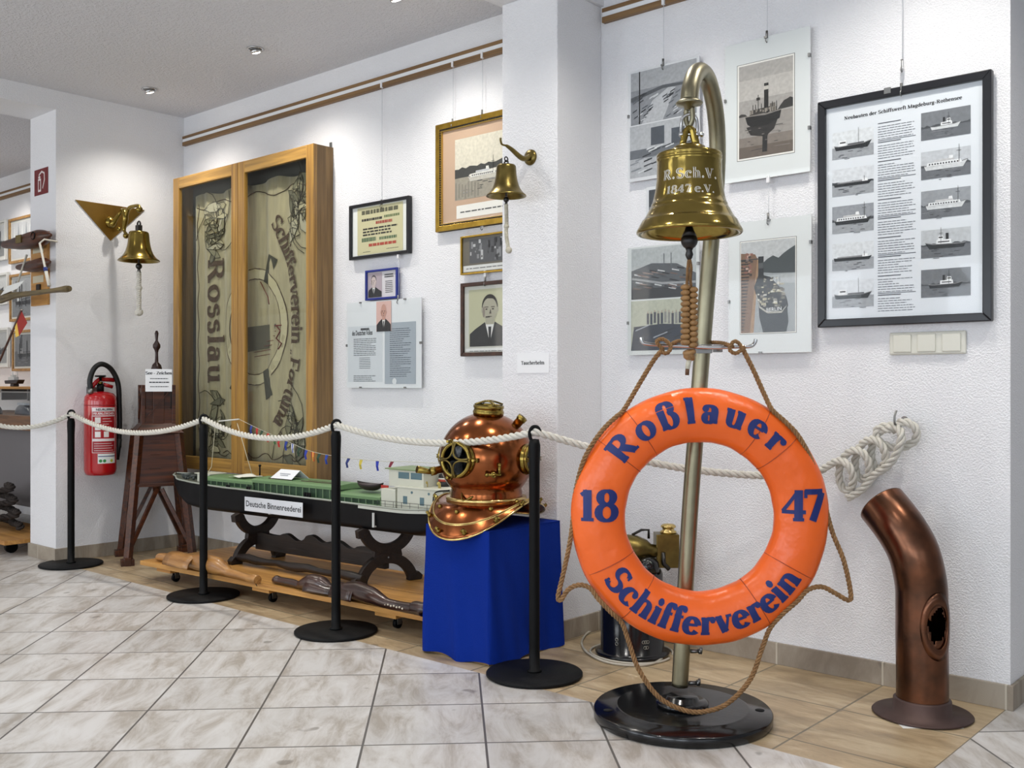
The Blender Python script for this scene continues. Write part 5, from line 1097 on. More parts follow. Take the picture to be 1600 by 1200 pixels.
def pint(s_, a, r):
    i = max(0, min(NV - 1, next((q for q in range(NV) if lens[q + 1] >= s_), NV - 1))); f = (s_ - lens[i]) / (lens[i + 1] - lens[i]); return pt_(i, a, r).lerp(pt_(i + 1, a, r), f)
vs = []; 
for k in range(48):
    a = 2 * pi * k / 48
    for R0 in (.74, 1.14): vs.append(pint(sh + .088 * R0 * sin(a), ah + .046 * R0 * cos(a) / RP, RP + .005))
m.add(vs, [(2 * k, 2 * k + 1, (2 * k + 3) % 96, (2 * k + 2) % 96) for k in range(48)], True); m.build('hole_flange', t, solid=.004)
m = MB(M('dull_bronze_flange', '#54423e', .5, .6, var=.4, vscale=12, vcol='#3a2c28')); m.lathe([(.0, .0), (.142, .0), (.145, .003), (.142, .006), (.085, .012), (.083, .046), (.078, .05), (.074, .05)], 64); o = m.build('foot_flange', t)
pp0 = onz(1455, 1135.5, 0); x = thing('paper_sheet', 'white folded paper sheet lying under the flange of the copper pipe', 'paper', (pp0.x, pp0.y, .0005), YAW)
m = MB(P('#e8e8e4')); m.box(-.088, .088, -.016, .05, 0, .0008); m.build('sheet', x); t.location.z = .0015

# ---------------------------------------------------------------- black drum with brass lamp
DB = onz(988, 1021, 0); DB.z = 0
t = thing('black_drum', 'black metal drum with a round lid, on the floor behind the orange life ring', 'drum', DB)
m = MB(BLACKG); m.lathe([(0, .004), (.135, .004), (.138, .012), (.128, .016), (.117, .02), (.1165, .21), (.112, .218), (.112, .30), (.105, .315), (.0, .32)], 56); m.build('body', t)
m = MB(M('small_rivet', '#9c9a92', .4, 1))
for k, (a, z) in enumerate(((-.5, .075), (-.5, .06), (.35, .07), (.42, .07), (.49, .07), (.4, .05), (.47, .05))):
    aa = atan2(-DB.y, -DB.x) + a; m.torus(.0055, .0013, 16, 6, T=align((cos(aa), sin(aa), 0), (.1172 * cos(aa), .1172 * sin(aa), z)))
m.build('rivet_marks', t)
dk = vr * .052 - vf * .055; m = MB(BLACKG); m.tr(Matrix.Translation(dk + Vector((0, 0, .315)))); m.lathe([(.04, 0), (.04, .02), (.037, .035), (.027, .047), (.012, .053), (0, .054)], 32); m.build('domed_cap', t)
t2 = thing('power_cable', 'pale cable coiled on the floor around the foot of the black drum', 'cable', (DB.x, DB.y, 0))
m = MB(M('cable_sheath', '#b8b2a4', .5)); cp_ = [(.152 + .004 * sin(3 * a), a) for a in [radians(g) for g in range(-10, 330, 12)]]; base_a = atan2(-vf.y, -vf.x)
pts = [Vector((r_ * cos(base_a + .8 - a), r_ * sin(base_a + .8 - a), .005)) for r_, a in cp_]
pts2 = [onz(x, y, .005) - DB for x, y in ((1040, 1025), (1020, 1037), (985, 1040), (945, 1034), (918, 1020), (909, 1005), (915, 992), (925, 985))]; 
m.tube(smoothpath(pts, 3), .0042, 8); m.build('coil', t2); m = MB(M('cable_sheath')); m.tube(smoothpath([Vector((p.x, p.y, .006)) for p in pts2], 6), .0042, 8); m.mat(BLACK).cyl(Vector((pts2[-1].x, pts2[-1].y, .006)), Vector((pts2[-1].x, pts2[-1].y, .006)) + vr * .008 + vf * .012, .006, 8); m.build('loose_end', t2)
LB_ = DB + Vector((0, 0, .32)); LB_ += vf * .01
t = thing('brass_lamp', 'old brass signal lamp on top of the black drum, seen through the life ring', 'lamp', LB_)
def v3(a, b, z): return vr * a + vf * b + Vector((0, 0, z))
m = MB(BRASSD); m.tr(Matrix.Rotation(YAW, 4, 'Z')); m.box(.085, .17, -.04, .045, -.02 + .022, .125); m.build('oil_housing', t, bevel=.003)
m = MB(BRASSB); m.tr(Matrix.Translation(v3(.135, 0, .125))); m.lathe([(.03, 0), (.03, .008), (.022, .012), (.022, .02), (.028, .022), (.028, .028), (.02, .034), (0, .036)], 32); m.build('filler_cap', t)
m = MB(BRASSD); m.tr(Matrix.Translation(v3(-.03, 0, .062)) @ align(vr * 1.0 - vf * .2)); m.lathe([(0, -.05), (.055, -.05), (.06, -.04), (.06, .0), (.055, .05), (.04, .085), (.026, .1), (.022, .125), (0, .125)], 40); m.build('lamp_barrel', t)
m = MB(BRASSB); m.tr(Matrix.Translation(v3(-.03, 0, .062)) @ align(vr * 1.0 - vf * .2)); m.torus(.061, .004, T=Matrix.Translation((0, 0, .0))); m.torus(.061, .003, T=Matrix.Translation((0, 0, -.03))); m.build('barrel_ring', t)
m = MB(IRON); m.tube([v3(.0, 0, .118), v3(.035, 0, .137), v3(.062, 0, .137), v3(.062, 0, .105)], .005, 8); m.build('handle', t); m = MB(IRON); m.tube([v3(.11, -.045, .06), v3(.11, -.055, .02), v3(.13, -.055, .0)], .008, 8); m.build('bracket', t)
# ---------------------------------------------------------------- wheeled board
PA = radians(3.2); PX, PY = -4.83, 2.595; ZB = .10
t = thing('wheeled_board', 'long low pine board on small castors carrying the ship model and carved pieces', 'wheeled board', (PX, PY, 0), PA)
m = MB(PINE); m.box(0, 2.02, 0, .30, ZB - .022, ZB); m.build('plank', t, bevel=.002); m = MB(PINE); m.box(0, 2.02, .305, .62, ZB - .022, ZB); m.build('plank', t, bevel=.002)
for x in (.18, .95, 1.75): m = MB(PINE); m.box(x - .06, x + .06, .02, .6, ZB - .042, ZB - .0225); m.build('cross_batten', t)
for x in (.18, .95, 1.75):
    for y in (.09, .53):
        m = MB(STEEL); m.box(x - .02, x + .02, y - .02, y + .02, ZB - .045, ZB - .042); m.box(x - .013, x - .010, y - .012, y + .012, .018, ZB - .045); m.box(x + .010, x + .013, y - .012, y + .012, .018, ZB - .045); m.mat(BLACK).cyl((x - .008, y, .021), (x + .008, y, .021), .0205, 20); m.build('castor', t)
def PB(x, y, z=0): return Matrix.Translation((PX, PY, 0)) @ Matrix.Rotation(PA, 4, 'Z') @ Vector((x, y, z))
# trestle stand: two X-shaped supports joined by boards
SH = .343
def arc_band(r0, r1, a0, a1, cx, cz, n=22): return [(cx + r1 * cos(radians(a0 + (a1 - a0) * i / n)), cz + r1 * sin(radians(a0 + (a1 - a0) * i / n))) for i in range(n + 1)] + [(cx + r0 * cos(radians(a1 + (a0 - a1) * i / n)), cz + r0 * sin(radians(a1 + (a0 - a1) * i / n))) for i in range(n + 1)]
s1 = Vector((-4.385, 2.995)); s2 = Vector((-3.46, 3.055))
t = thing('trestle_stand', 'dark carved trestle with two X-shaped supports carrying the model ship', 'trestle', (0, 0, 0))
for c, rz_ in ((s1, 90 + 3), (s2, 72)):
    m = MB(DKWOOD); m.tr(Matrix.Translation((c.x, c.y, 0)) @ Matrix.Rotation(radians(rz_), 4, 'Z'))
    h = SH - ZB; zc_ = ZB + h * .5
    m.prism(arc_band(.095, .142, 196, 344, 0, SH + .028), -.016, .016); m.prism(arc_band(.105, .152, 8, 172, 0, ZB - .018), -.0155, .0155)
    m.prism([(-.145, SH - .035), (-.11, SH - .03), (-.095, SH + .005), (-.12, SH + .012), (-.15, SH + .0)], -.018, .018); m.prism([(.145, SH - .035), (.11, SH - .03), (.095, SH + .005), (.12, SH + .012), (.15, SH + .0)][::-1], -.018, .018)
    m.prism([(-.165, ZB), (-.10, ZB), (-.104, ZB + .02), (-.15, ZB + .04), (-.172, ZB + .02)], -.018, .018); m.prism([(.165, ZB), (.10, ZB), (.104, ZB + .02), (.15, ZB + .04), (.172, ZB + .02)][::-1], -.018, .018)
    m.prism([(-.06, ZB + .10), (.06, ZB + .10), (.07, zc_ + .0), (.06, ZB + h * .72), (-.06, ZB + h * .72), (-.07, zc_)], -.014, .014)
    o = m.build('x_support', t, bevel=.003)
    for a, b in ((-.11, .30), (.11, .30), (-.13, .16), (.13, .16), (0, .215)):
        k = MB(STEEL); k.tr(Matrix.Translation((c.x, c.y, 0)) @ Matrix.Rotation(radians(rz_), 4, 'Z')); k.sphere((a * .98, .0165, b), .0042, 8, 6); k.sphere((a * .98, -.0165, b), .0042, 8, 6)
    k.build('bolt', t)
m = MB(DKWOOD); L = (s2 - s1).length; d = Vector(((s2 - s1).x, (s2 - s1).y, 0)).normalized(); T = Matrix.Translation((s1.x, s1.y, 0)) @ Matrix.Rotation(atan2(d.y, d.x), 4, 'Z')
m.tr(T); n = 60; top = [(L * i / n, .245 + .014 * sin(i * .52) * (1 if 12 < i < 48 else .2) + (.01 if 24 < i < 36 else 0)) for i in range(n + 1)]
m.prism([(0, .16)] + [(L, .16)] + top[::-1], -.014, .014); m.build('carved_stretcher', t, bevel=.003)
m = MB(DKWOOD); m.tr(T); m.tube([(.02 + (L - .04) * i / 12, -.13 - .0 * i, .135 + .004 * sin(i * 2)) for i in range(13)], [.018 + .004 * sin(i * 1.3) for i in range(13)], 10); m.build('lower_rail', t)

# ---------------------------------------------------------------- carved wooden pieces on the board
def carved(nm, label, pl, pr, zr, prof, mat, flap=None, flip=1):
    a = onz(pl[0], pl[1], zr); b = onz(pr[0], pr[1], zr); d = b - a; d.z = 0; L = d.length
    t = thing(nm, label, 'carved wooden piece', (a.x, a.y, 0), atan2(d.y, d.x)); zr2 = zr
    m = MB(mat); pts = [Vector((L * x, .004 * sin(x * 9), ZB + .001 + r)) for x, r in prof]; m.tube(smoothpath(pts, 4), [0] * 0 or [p for p in interp([r for _, r in prof], 4)], 20); m.build('body', t)
    return t, L
def interp(v, n):
    out = []
    for i in range(len(v) - 1):
        for q in range(n): out.append(v[i] + (v[i + 1] - v[i]) * q / n)
    return out + [v[-1]]
LW = wood('light_carved_wood', '#8b5e30', '#b4834a', (3, 20, 20), .35, .4, .2); DW = wood('dark_carved_wood', '#261612', '#44291f', (3, 20, 20), .3, .5, .4)
t, L = carved('carved_float', 'light brown carved wooden piece with a curved saddle, at the left of the wheeled board', (246, 868), (402, 905), .125, [(0, .012), (.03, .020), (.12, .024), (.25, .026), (.34, .030), (.45, .04), (.55, .045), (.64, .042), (.7, .030), (.74, .022), (.82, .02), (.92, .018), (.97, .022), (1.0, .020)], LW)
m = MB(LW); m.grid(lambda u, v: (L * (.20 + .26 * v), -.058 * cos(pi * u) - .01, ZB + .012 + .056 * sin(pi * u)), 20, 4); m.build('saddle', t, solid=.007)
m = MB(BLACK); m.cyl((L * .985, 0, ZB + .004), (L * 1.03, -.02, ZB + .002), .002, 6); m.build('wire_pin', t)
t, L = carved('carved_float', 'dark leather-brown carved piece left of the third barrier post, on the wheeled board', (428, 905), (528, 925), .12, [(0, .013), (.04, .019), (.1, .017), (.3, .018), (.42, .016), (.5, .026), (.62, .038), (.75, .036), (.87, .022), (1, .014)], DW)
m = MB(DW); m.grid(lambda u, v: (L * (.62 + .34 * v), -.05 * cos(pi * u) * (1 - .4 * v) - .005, ZB + .01 + .045 * sin(pi * u) * (1 - .5 * v)), 20, 5); m.build('saddle', t, solid=.006)
t, L = carved('carved_float', 'dark leather-brown carved piece with white pegs, at the right end of the wheeled board', (541, 928), (664, 957), .12, [(0, .030), (.03, .036), (.15, .040), (.33, .036), (.45, .028), (.55, .021), (.7, .020), (.85, .022), (.88, .027), (.98, .027), (1, .02)], DW)
m = MB(P('#d8cdb8', .5)); 
for i in range(9): m.sphere((L * (.5 + .035 * i), -.021, ZB + .021 + .003 * (i % 2)), .0042, 8, 6)
m.build('peg_row', t); m = MB(DW); m.grid(lambda u, v: (L * (-.12 + .3 * v), -.046 * cos(pi * u), ZB + .006 + .055 * sin(pi * u)), 20, 4); m.build('saddle', t, solid=.006)

# ---------------------------------------------------------------- model ship
bow = ony(275, 740, 2.965); SL = 2.17; HYAW = radians(3.4)
t = thing('ship_model', 'large black and green barge model with white bridge on the carved trestle', 'ship model', (bow.x, 2.965, 0), HYAW)
def st(s):
    def ip(tb):
        for (a, va), (b, vb) in zip(tb, tb[1:]):
            if a <= s <= b: q = (s - a) / (b - a); q = q * q * (3 - 2 * q); return va + (vb - va) * q
        return tb[-1][1]
    return ip([(0, .004), (.03, .055), (.08, .10), (.16, .128), (.85, .128), (.94, .11), (1, .06)]), ip([(0, .502), (.1, .482), (.3, .470), (.6, .462), (.85, .455), (1, .468)]), ip([(0, .47), (.02, .43), (.06, .385), (.12, .34), (.2, .332), (.88, .335), (.95, .36), (1, .42)])
NS = 80
def hull(u, v):
    b, dz, kz = st(v); q = u * 2 - 1; s = 1 if q > 0 else -1; q = abs(q)
    if q > .45: f = (q - .45) / .55; return (v * SL, s * b * (.92 + .08 * f), kz + .03 + (dz - kz - .03) * f)
    f = q / .45; return (v * SL, s * b * .92 * sin(f * pi / 2), kz + .03 - .03 * cos(f * pi / 2))
HB = M('hull_black', '#0c0d10', .5, spec=.2); m = MB(HB); m.grid(hull, 32, NS); m.build('hull', t)
m = MB(P('#55594e', .6)); vs = []; 
for i in range(NS + 1): b, dz, kz = st(i / NS); vs += [(i / NS * SL, -b + .002, dz - .004), (i / NS * SL, b - .002, dz - .004)]
m.add(vs, [(2 * i, 2 * i + 1, 2 * i + 3, 2 * i + 2) for i in range(NS)]); m.build('deck', t)
m = MB(P('#9aa096', .5))
for s in (-1, 1): m.tube([(i / NS * SL, s * (st(i / NS)[0] + .001), st(i / NS)[1] + .003) for i in range(NS + 1)], .0045, 6)
m.build('gunwale', t)
m = MB(P('#c6c9bd', .5))
for s in (-1, 1):
    vs = []; i0 = int(NS * .74)
    for i in range(i0, NS + 1): b, dz, kz = st(i / NS); vs += [(i / NS * SL, s * (b + .002), dz - .014), (i / NS * SL, s * (b + .002), dz + .006)]
    m.add(vs, [(2 * k, 2 * k + 1, 2 * k + 3, 2 * k + 2) for k in range(NS - i0)])
m.build('stern_stripe', t)
GRN = M('hatch_green', '#66865a', .5, bump=.1, bscale=30, var=.2, vscale=6, vcol='#7a966b'); GRD = P('#2f4a33', .5); WHT = M('model_cream', '#cfd0c0', .45)
def hatch(x0, x1, z0, z1, hw, name):
    m = MB(GRN); c = [(-hw, z1 - .012), (-hw, z1), (-hw * .9, z1 + .008), (0, z1 + .014), (hw * .9, z1 + .008), (hw, z1), (hw, z1 - .012)]
    m.add([(x0, y, z) for y, z in c] + [(x1, y, z) for y, z in c], [(i, i + 7, i + 8, i + 1) for i in range(6)] + [tuple(range(7)), tuple(range(13, 6, -1)), (0, 6, 13, 7)]); o = m.build(name, t)
    m = MB(GRD); m.box(x0 + .004, x1 - .004, -hw + .012, hw - .012, z0, z1 - .012); m.build('coaming', t)
    m = MB(P('#7d9a72', .5)); n = int((x1 - x0) / .045)
    for i in range(n + 1):
        x = x0 + (x1 - x0) * i / n
        for s in (-1, 1): m.box(x - .0015, x + .0015, s * (hw - .003) - .0015, s * (hw - .003) + .0015, z0, z1 - .012)
    for s in (-1, 1): m.box(x0, x1, s * (hw - .003) - .001, s * (hw - .003) + .001, z0, z0 + .003)
    m.build('hatch_stays', t)
hatch(.40, .80, .472, .507, .093, 'hatch_cover'); hatch(.80, 1.42, .462, .520, .097, 'hatch_cover'); hatch(1.42, 1.70, .457, .492, .09, 'hatch_cover')
for x0, x1, y in ((.88, 1.05, -.055), (.88, 1.08, -.02), (1.12, 1.35, -.05), (1.14, 1.34, -.02)):
    m = MB(P('#3c2019', .5)); m.box(x0, x1, y - .004, y + .004, .526, .533); m.build('hatch_batten', t)
# fore deck
m = MB(WHT); m.box(.27, .38, -.05, .05, .472, .520); m.box(.25, .39, -.055, .055, .519, .524); m.build('fore_cabin', t, bevel=.002)
m = MB(P('#3c4240', .5)); r = random.Random(5)
for i in range(14): x, y = r.uniform(.06, .22), r.uniform(-.04, .04); m.cyl((x, y, .478), (x, y, .495 + r.random() * .01), .006, 8)
m.cyl((.13, -.04, .5), (.13, .04, .5), .013, 14); m.cyl((.18, -.03, .498), (.18, .03, .498), .009, 12); m.build('anchor_winch', t)
for x, y in ((.78, -.11), (.62, -.115), (1.22, -.115), (1.24, -.115)):
    m = MB(BLACK); m.cyl((x, y, .46), (x, y, .488), .006, 10); m.cyl((x + .016, y, .46), (x + .016, y, .488), .006, 10); m.build('bollard', t)
m = MB(BLACK); m.cyl((.66, .06, .5), (.66, .06, .575), .004, 8); m.cyl((.66, .06, .57), (.66, .06, .58), .007, 10); m.build('vent_post', t)
# mast frame with bunting
mx0 = .50; mz = .815
m = MB(P('#cfc8ae', .5)); m.tube([(.33, -.03, .52), (.37, -.03, .56), (.39, -.02, mz - .03), (mx0 - .08, -.015, mz - .01), (mx0 + .04, .02, mz)], .0018, 6); m.tube([(.64, .03, .52), (mx0 + .03, .015, mz - .02)], .0018, 6); m.build('mast_rigging', t)
m = MB(P('#d9d9d2', .5)); m.tube([(mx0 - .08, -.02, mz - .012), (mx0 + .04, .02, mz)], .004, 6); m.build('mast_yard', t)
bun = smoothpath([(mx0 + .04, .02, mz), (.75, .0, .765), (.95, -.01, .72), (1.15, -.02, .675), (1.38, -.02, .655), (1.6, -.01, .648), (1.78, .0, .652), (2.05, .0, .655)], 10)
m = MB(P('#c9c6b4', .6)); m.tube(bun, .0011, 5); m.build('bunting_line', t)
fc = ['#2a3a8c', '#b3302a', '#2e4a34', '#c23a28', '#3a6a3c', '#bb2d2d', '#24398e', '#e8e8ea', '#27402f', '#2a3a9a', '#c8352b', '#21402f', '#28439a', '#a92b2a', '#22306e', '#c5b347', '#2436a0', '#7a1f33']
fx = [.66, .71, .76, .81, .86, .91, .96, 1.01, 1.07, 1.12, 1.17, 1.22, 1.27, 1.33, 1.42, 1.5, 1.6, 1.69]
for i, (x, c) in enumerate(zip(fx, fc)):
    p = min(bun, key=lambda q: abs(q.x - x)); sw = .008 * sin(i * 2.1); y0 = p.y; w_ = .0095
    m = MB(P(c, .7)); m.add([(x - w_ , y0, p.z), (x + w_, y0 + .002, p.z - .001), (x + w_ - .004 + sw, y0 - .006, p.z - .024), (x - w_ - .002 + sw, y0 - .004, p.z - .023), (x + w_ - .007 + sw, y0 + .002, p.z - .045), (x - w_ + .001 + sw, y0, p.z - .046)], [(0, 1, 2, 3), (3, 2, 4, 5)])
    if i in (7, 10, 12): m.mat(P({7: '#2a49a0', 10: '#e0b54a', 12: '#28439a'}[i], .7)).add([(x - .003, y0 - .0005, p.z), (x + .004, y0 - .0005, p.z), (x + .003 + sw, y0 - .0065, p.z - .024), (x - .003 + sw, y0 - .0065, p.z - .023), (x - .003 + sw, y0 - .0015, p.z - .045), (x - .008 + sw, y0 - .001, p.z - .045)], [(0, 1, 2, 3), (3, 2, 4, 5)])
    m.build('signal_flag', t, solid=.0006)
# lifeboat on the after hatch
def lb(u, v): q = abs(2 * v - 1); b = .034 * (1 - q ** 2.6); a = pi * u; return (1.49 + .17 * v, -.03 - b * cos(a), .543 + .010 * q ** 3 - (.030 * (1 - q ** 3)) * sin(a))
m = MB(P('#26181a', .4)); m.grid(lb, 14, 20); m.build('lifeboat', t, solid=.002)
m = MB(P('#3a2a28', .5)); m.add([(1.49 + .17 * i / 12, -.03 + s * .03 * (1 - abs(2 * i / 12 - 1) ** 2.6), .541) for i in range(13) for s in (-1, 1)], [(2 * i, 2 * i + 1, 2 * i + 3, 2 * i + 2) for i in range(12)]); m.build('lifeboat_cover', t)
m = MB(P('#b02a22', .5)); m.box(1.665, 1.71, -.05, -.046, .525, .545); m.build('red_board', t)
# bridge
m = MB(WHT); m.box(1.70, 1.79, -.085, .085, .455, .535); m.box(1.81, 2.08, -.095, .095, .455, .548); m.box(1.79, 1.81, -.06, .06, .455, .53); m.build('deckhouse', t, bevel=.002)
m = MB(P('#d8d8c8', .4)); m.box(1.80, 2.09, -.10, .10, .548, .553); m.build('house_roof', t)
m = MB(WHT); m.box(1.74, 1.95, -.075, .075, .548, .622); m.build('wheelhouse', t, bevel=.002)
m = MB(M('roof_green', '#7e9068', .5)); m.box(1.725, 1.965, -.085, .085, .622, .628); m.build('wheelhouse_roof', t, bevel=.001)
WG = P('#5c7880', .2)
for x0, x1, z0, z1 in ((1.80, 1.865, .585, .613), (1.875, 1.94, .585, .613)):
    m = MB(WG); m.box(x0, x1, -.0765, -.0745, z0, z1); m.build('window', t)
for y0, y1, z0, z1 in ((-.065, -.025, .585, .613), (-.015, .015, .57, .613), (.025, .065, .585, .613)):
    m = MB(WG); m.box(1.7385, 1.741, y0, y1, z0, z1); m.build('window', t)
for x in (1.86, 1.96, 2.04):
    m = MB(WG); m.box(x - .012, x + .012, -.0965, -.0945, .478, .512); m.build('window', t)
for x in (1.90, 2.0):
    m = MB(WG); m.cyl((x, -.0965, .53), (x, -.094, .53), .006, 12); m.build('porthole', t)
for x in (1.885, 1.945, 2.02, 1.93):
    m = MB(M('small_brass_vent', '#b7a45a', .5)); m.cyl((x, -.05 if x != 1.93 else .05, .553), (x, -.05 if x != 1.93 else .05, .572), .006, 10); m.sphere((x, -.055 if x != 1.93 else .045, .573), .008, 10, 8); m.build('deck_vent', t)
m = MB(P('#18181b', .4)); m.lathe([(0, 0), (.026, 0), (.026, .022), (.0, .022)], 24); m.mat(P('#a23a28', .4)); m.lathe([(.0265, .022), (.0265, .032)], 24); m.mat(P('#d6d2c8', .4)); m.lathe([(.0265, .032), (.0262, .038)], 24); m.mat(P('#18181b', .4)); m.lathe([(.026, .038), (.024, .052), (.0, .06)], 24); m.build('funnel', t, loc=(1.985, .02, .553))
m = MB(BLACK); m.cyl((2.09, -.03, .545), (2.115, -.03, .64), .0015, 6); m.build('flagstaff', t)
for k, c in enumerate(('#1a1a1a', '#9c2a22', '#c79a3a')):
    m = MB(P(c, .7)); z = .635 - k * .011; m.add([(2.114 - k * .003, -.03, z), (2.135 - k * .003, -.035, z - .012), (2.135 - k * .003, -.035, z - .024), (2.112 - k * .003, -.03, z - .011)], [(0, 1, 2, 3)]); m.build('flag_stripe', t, solid=.0005)
m = MB(BLACK); m.tube(smoothpath([(2.04, -.11, .46), (2.04, -.11, .52), (2.06, -.11, .545), (2.13, -.11, .555)], 5), .003, 6)
m.build('davit', t)
m = MB(P('#2c2c2e', .5)); 
rl = [(1.71 + .05 * i) for i in range(8)]
for x in rl: m.cyl((x, -.118, .455), (x, -.118, .486), .001, 5)
m.tube([(1.71, -.118, .486), (2.06, -.118, .486)], .001, 5); m.tube([(1.71, -.118, .472), (2.06, -.118, .472)], .0008, 5); m.build('railing', t)
for x in (.98, 1.70):
    m = MB(P('#c9cbc8', .4)); m.box(x - .006, x + .006, -.1335, -.129, .372, .43 if x > 1 else .40); m.box(x - .006, x + .006, -.134, -.1, .366, .372); m.build('hull_bracket', t)
# sign and cards on the ship
HM = Matrix.Translation((bow.x, 2.965, 0)) @ Matrix.Rotation(HYAW, 4, 'Z')
def hpt(x, y, z): return HM @ Vector((x, y, z))
pa, pb_ = ony(387, 789, 2.87), ony(476, 806, 2.89)
sw_ = (pb_ - pa).xy.length; sh_ = ony(387, 775, 2.87).z - ony(387, 797, 2.87).z
t = thing('name_sign', 'white sign reading Deutsche Binnenreederei on the side of the model ship', 'sign', (pa.x, pa.y, ony(387, 797, 2.87).z - .001), HYAW)
m = MB(P('#e3e6ea', .4)); m.box(0, sw_, -.019, -.016, 0, sh_); m.build('plate', t, bevel=.001)
m = MB(P('#1a1c22', .4)); sans(m, 'Deutsche Binnenreederei', sw_ * .0925, flat(sw_ / 2, sh_ * .34, -.0195), bold=.015); m.build('lettering', t)
q = hpt(.99, -.02, .5345); t = thing('folded_card', 'white folded card standing like a tent on the green hatch', 'card', q, HYAW)
m = MB(P('#eceef0')); m.add([(-.085, -.045, 0), (.075, -.045, 0), (.085, 0, .042), (-.06, 0, .042)], [(0, 1, 2, 3)]); m.build('front_face', t, solid=.0008); m = MB(P('#eceef0')); m.add([(-.06, .0005, .042), (.085, .0005, .042), (.10, .045, 0), (-.05, .045, 0)], [(0, 1, 2, 3)]); m.build('back_face', t, solid=.0008)
m = MB(P('#8b8f98')); f = lambda u, v: (u, -.045 + v * 1.05, v + .0015); m.add([f(-.04, .02), f(.04, .02), f(.04, .023), f(-.04, .023)], [(0, 1, 2, 3)]); m.add([f(-.03, .013), (.03, f(0, .013)[1], .0145), f(.03, .016), f(-.03, .016)], [(0, 1, 2, 3)]); m.build('lettering', t)
q = hpt(.66, -.03, .521); t = thing('paper_sheet', 'curled white paper sheet lying on the front green hatch', 'paper', q, HYAW)
m = MB(P('#e6e6da')); m.grid(lambda u, v: (-.075 + .13 * u + .035 * v, -.05 + .09 * v, .002 + .012 * (1 - u) * v + .006 * sin(u * 5) ** 2), 12, 8); m.build('sheet', t, solid=.0006)

# ---------------------------------------------------------------- wooden sea-mark tower
TW = thing('sea_mark_model', 'dark wooden model of a sea mark tower on four splayed legs, in the corner', 'tower model', (-5.365, 2.985, 0), radians(68)); t = TW
c4 = [(-1, -1), (1, -1), (1, 1), (-1, 1)]
for sx, sy in c4:
    m = MB(DWOOD); m.beam((sx * .172, sy * .172, .03), (sx * .104, sy * .104, .74), .036, .036, (sx, sy, 0)); m.build('leg', t, bevel=.002)
    m = MB(DWOOD); m.box(sx * .175 - .035, sx * .175 + .035, sy * .175 - .03, sy * .175 + .03, 0, .035); m.box(sx * .175 - .018, sx * .175 + .018, sy * .175 - .034, sy * .175 + .034, 0, .045); m.build('foot_block', t, bevel=.002)
for k in range(4):
    T = Matrix.Rotation(k * pi / 2, 4, 'Z')
    for s in (-1, 1):
        m = MB(DWOOD); m.tr(T); m.beam((s * .012, -.12, .41), (s * .150, -.158, .11), .02, .02); m.build('brace', t, bevel=.001)
    m = MB(DWOOD); m.tr(T); m.add([(-.122, -.126, .44), (.122, -.126, .44), (.094, -.098, .72), (-.094, -.098, .72)], [(0, 1, 2, 3)]); m.build('panel', t, solid=.006)
    for z in (.52, .60, .67):
        w_ = .126 - (z - .44) * .1; m = MB(DWOOD); m.tr(T); m.box(-w_ * .45, w_ * .05, -w_ - .006, -w_ + .002, z, z + .008); m.build('rung', t)
    m = MB(DWOOD); m.tr(T); m.box(-.135, .135, -.142, -.12, .425, .443); m.build('platform_edge', t, bevel=.002)
    m = MB(DWOOD); m.tr(T); m.add([(-.13, -.13, .722), (.13, -.13, .722), (.085, -.085, .775), (-.085, -.085, .775)], [(0, 1, 2, 3)]); m.build('eave', t, solid=.008)
    m = MB(DWOOD); m.tr(T); m.box(-.092, -.072, -.092, -.072, .76, .995); m.box(-.03, .03, -.088, -.078, .76, .97); m.box(-.075, .075, -.084, -.078, .76, .86); m.build('upper_post', t, bevel=.002)
    m = MB(DWOOD); m.tr(T); m.beam((-.07, -.088, .80), (.05, -.088, .95), .012, .006); m.build('brace', t)
m = MB(DWOOD); m.box(-.115, .115, -.115, .115, .43, .44); m.build('floor_board', t); m = MB(DWOOD); m.box(-.066, .066, -.066, .066, .76, .966); m.box(-.085, .085, -.085, .085, .965, .978); m.build('inner_box', t)
m = MB(DWOOD); m.lathe([(.0, .40), (.02, .385), (.024, .36 + .05), (.03, .42)], 16); m.build('pendant', t)
m = MB(M('dark_turned_wood', '#2a100b', .3)); m.lathe([(0, .978), (.03, .98), (.022, 1.0), (.012, 1.02), (.012, 1.045), (.026, 1.06), (.031, 1.085), (.024, 1.11), (.01, 1.125), (.008, 1.18), (.012, 1.195), (.021, 1.21), (.021, 1.225), (.012, 1.24), (.007, 1.25), (.008, 1.265), (.011, 1.29), (.006, 1.305), (0, 1.307)], 24); m.build('finial', t)
q = onx(221, 590, -5.24); t = thing('paper_sign', 'small white printed paper leaning on top of the wooden tower model', 'paper sign', (-5.275, 2.955, .958), radians(60))
m = MB(P('#eef0f2')); m.box(-.075, .065, -.095, -.094, .0, .125); m.build('sheet', t)
m = MB(P('#23252a')); serif(m, 'See - Zeichen', .016, flat(-.005, .095, -.0958), 1.2); textlines(m, -.05, .05, .082, .062, 1, -.0958, .004, 4); textlines(m, -.055, .055, .058, .045, 1, -.0958, .006, 5); textlines(m, -.05, .05, .035, .02, 1, -.0958, .004, 6); m.build('lettering', t)

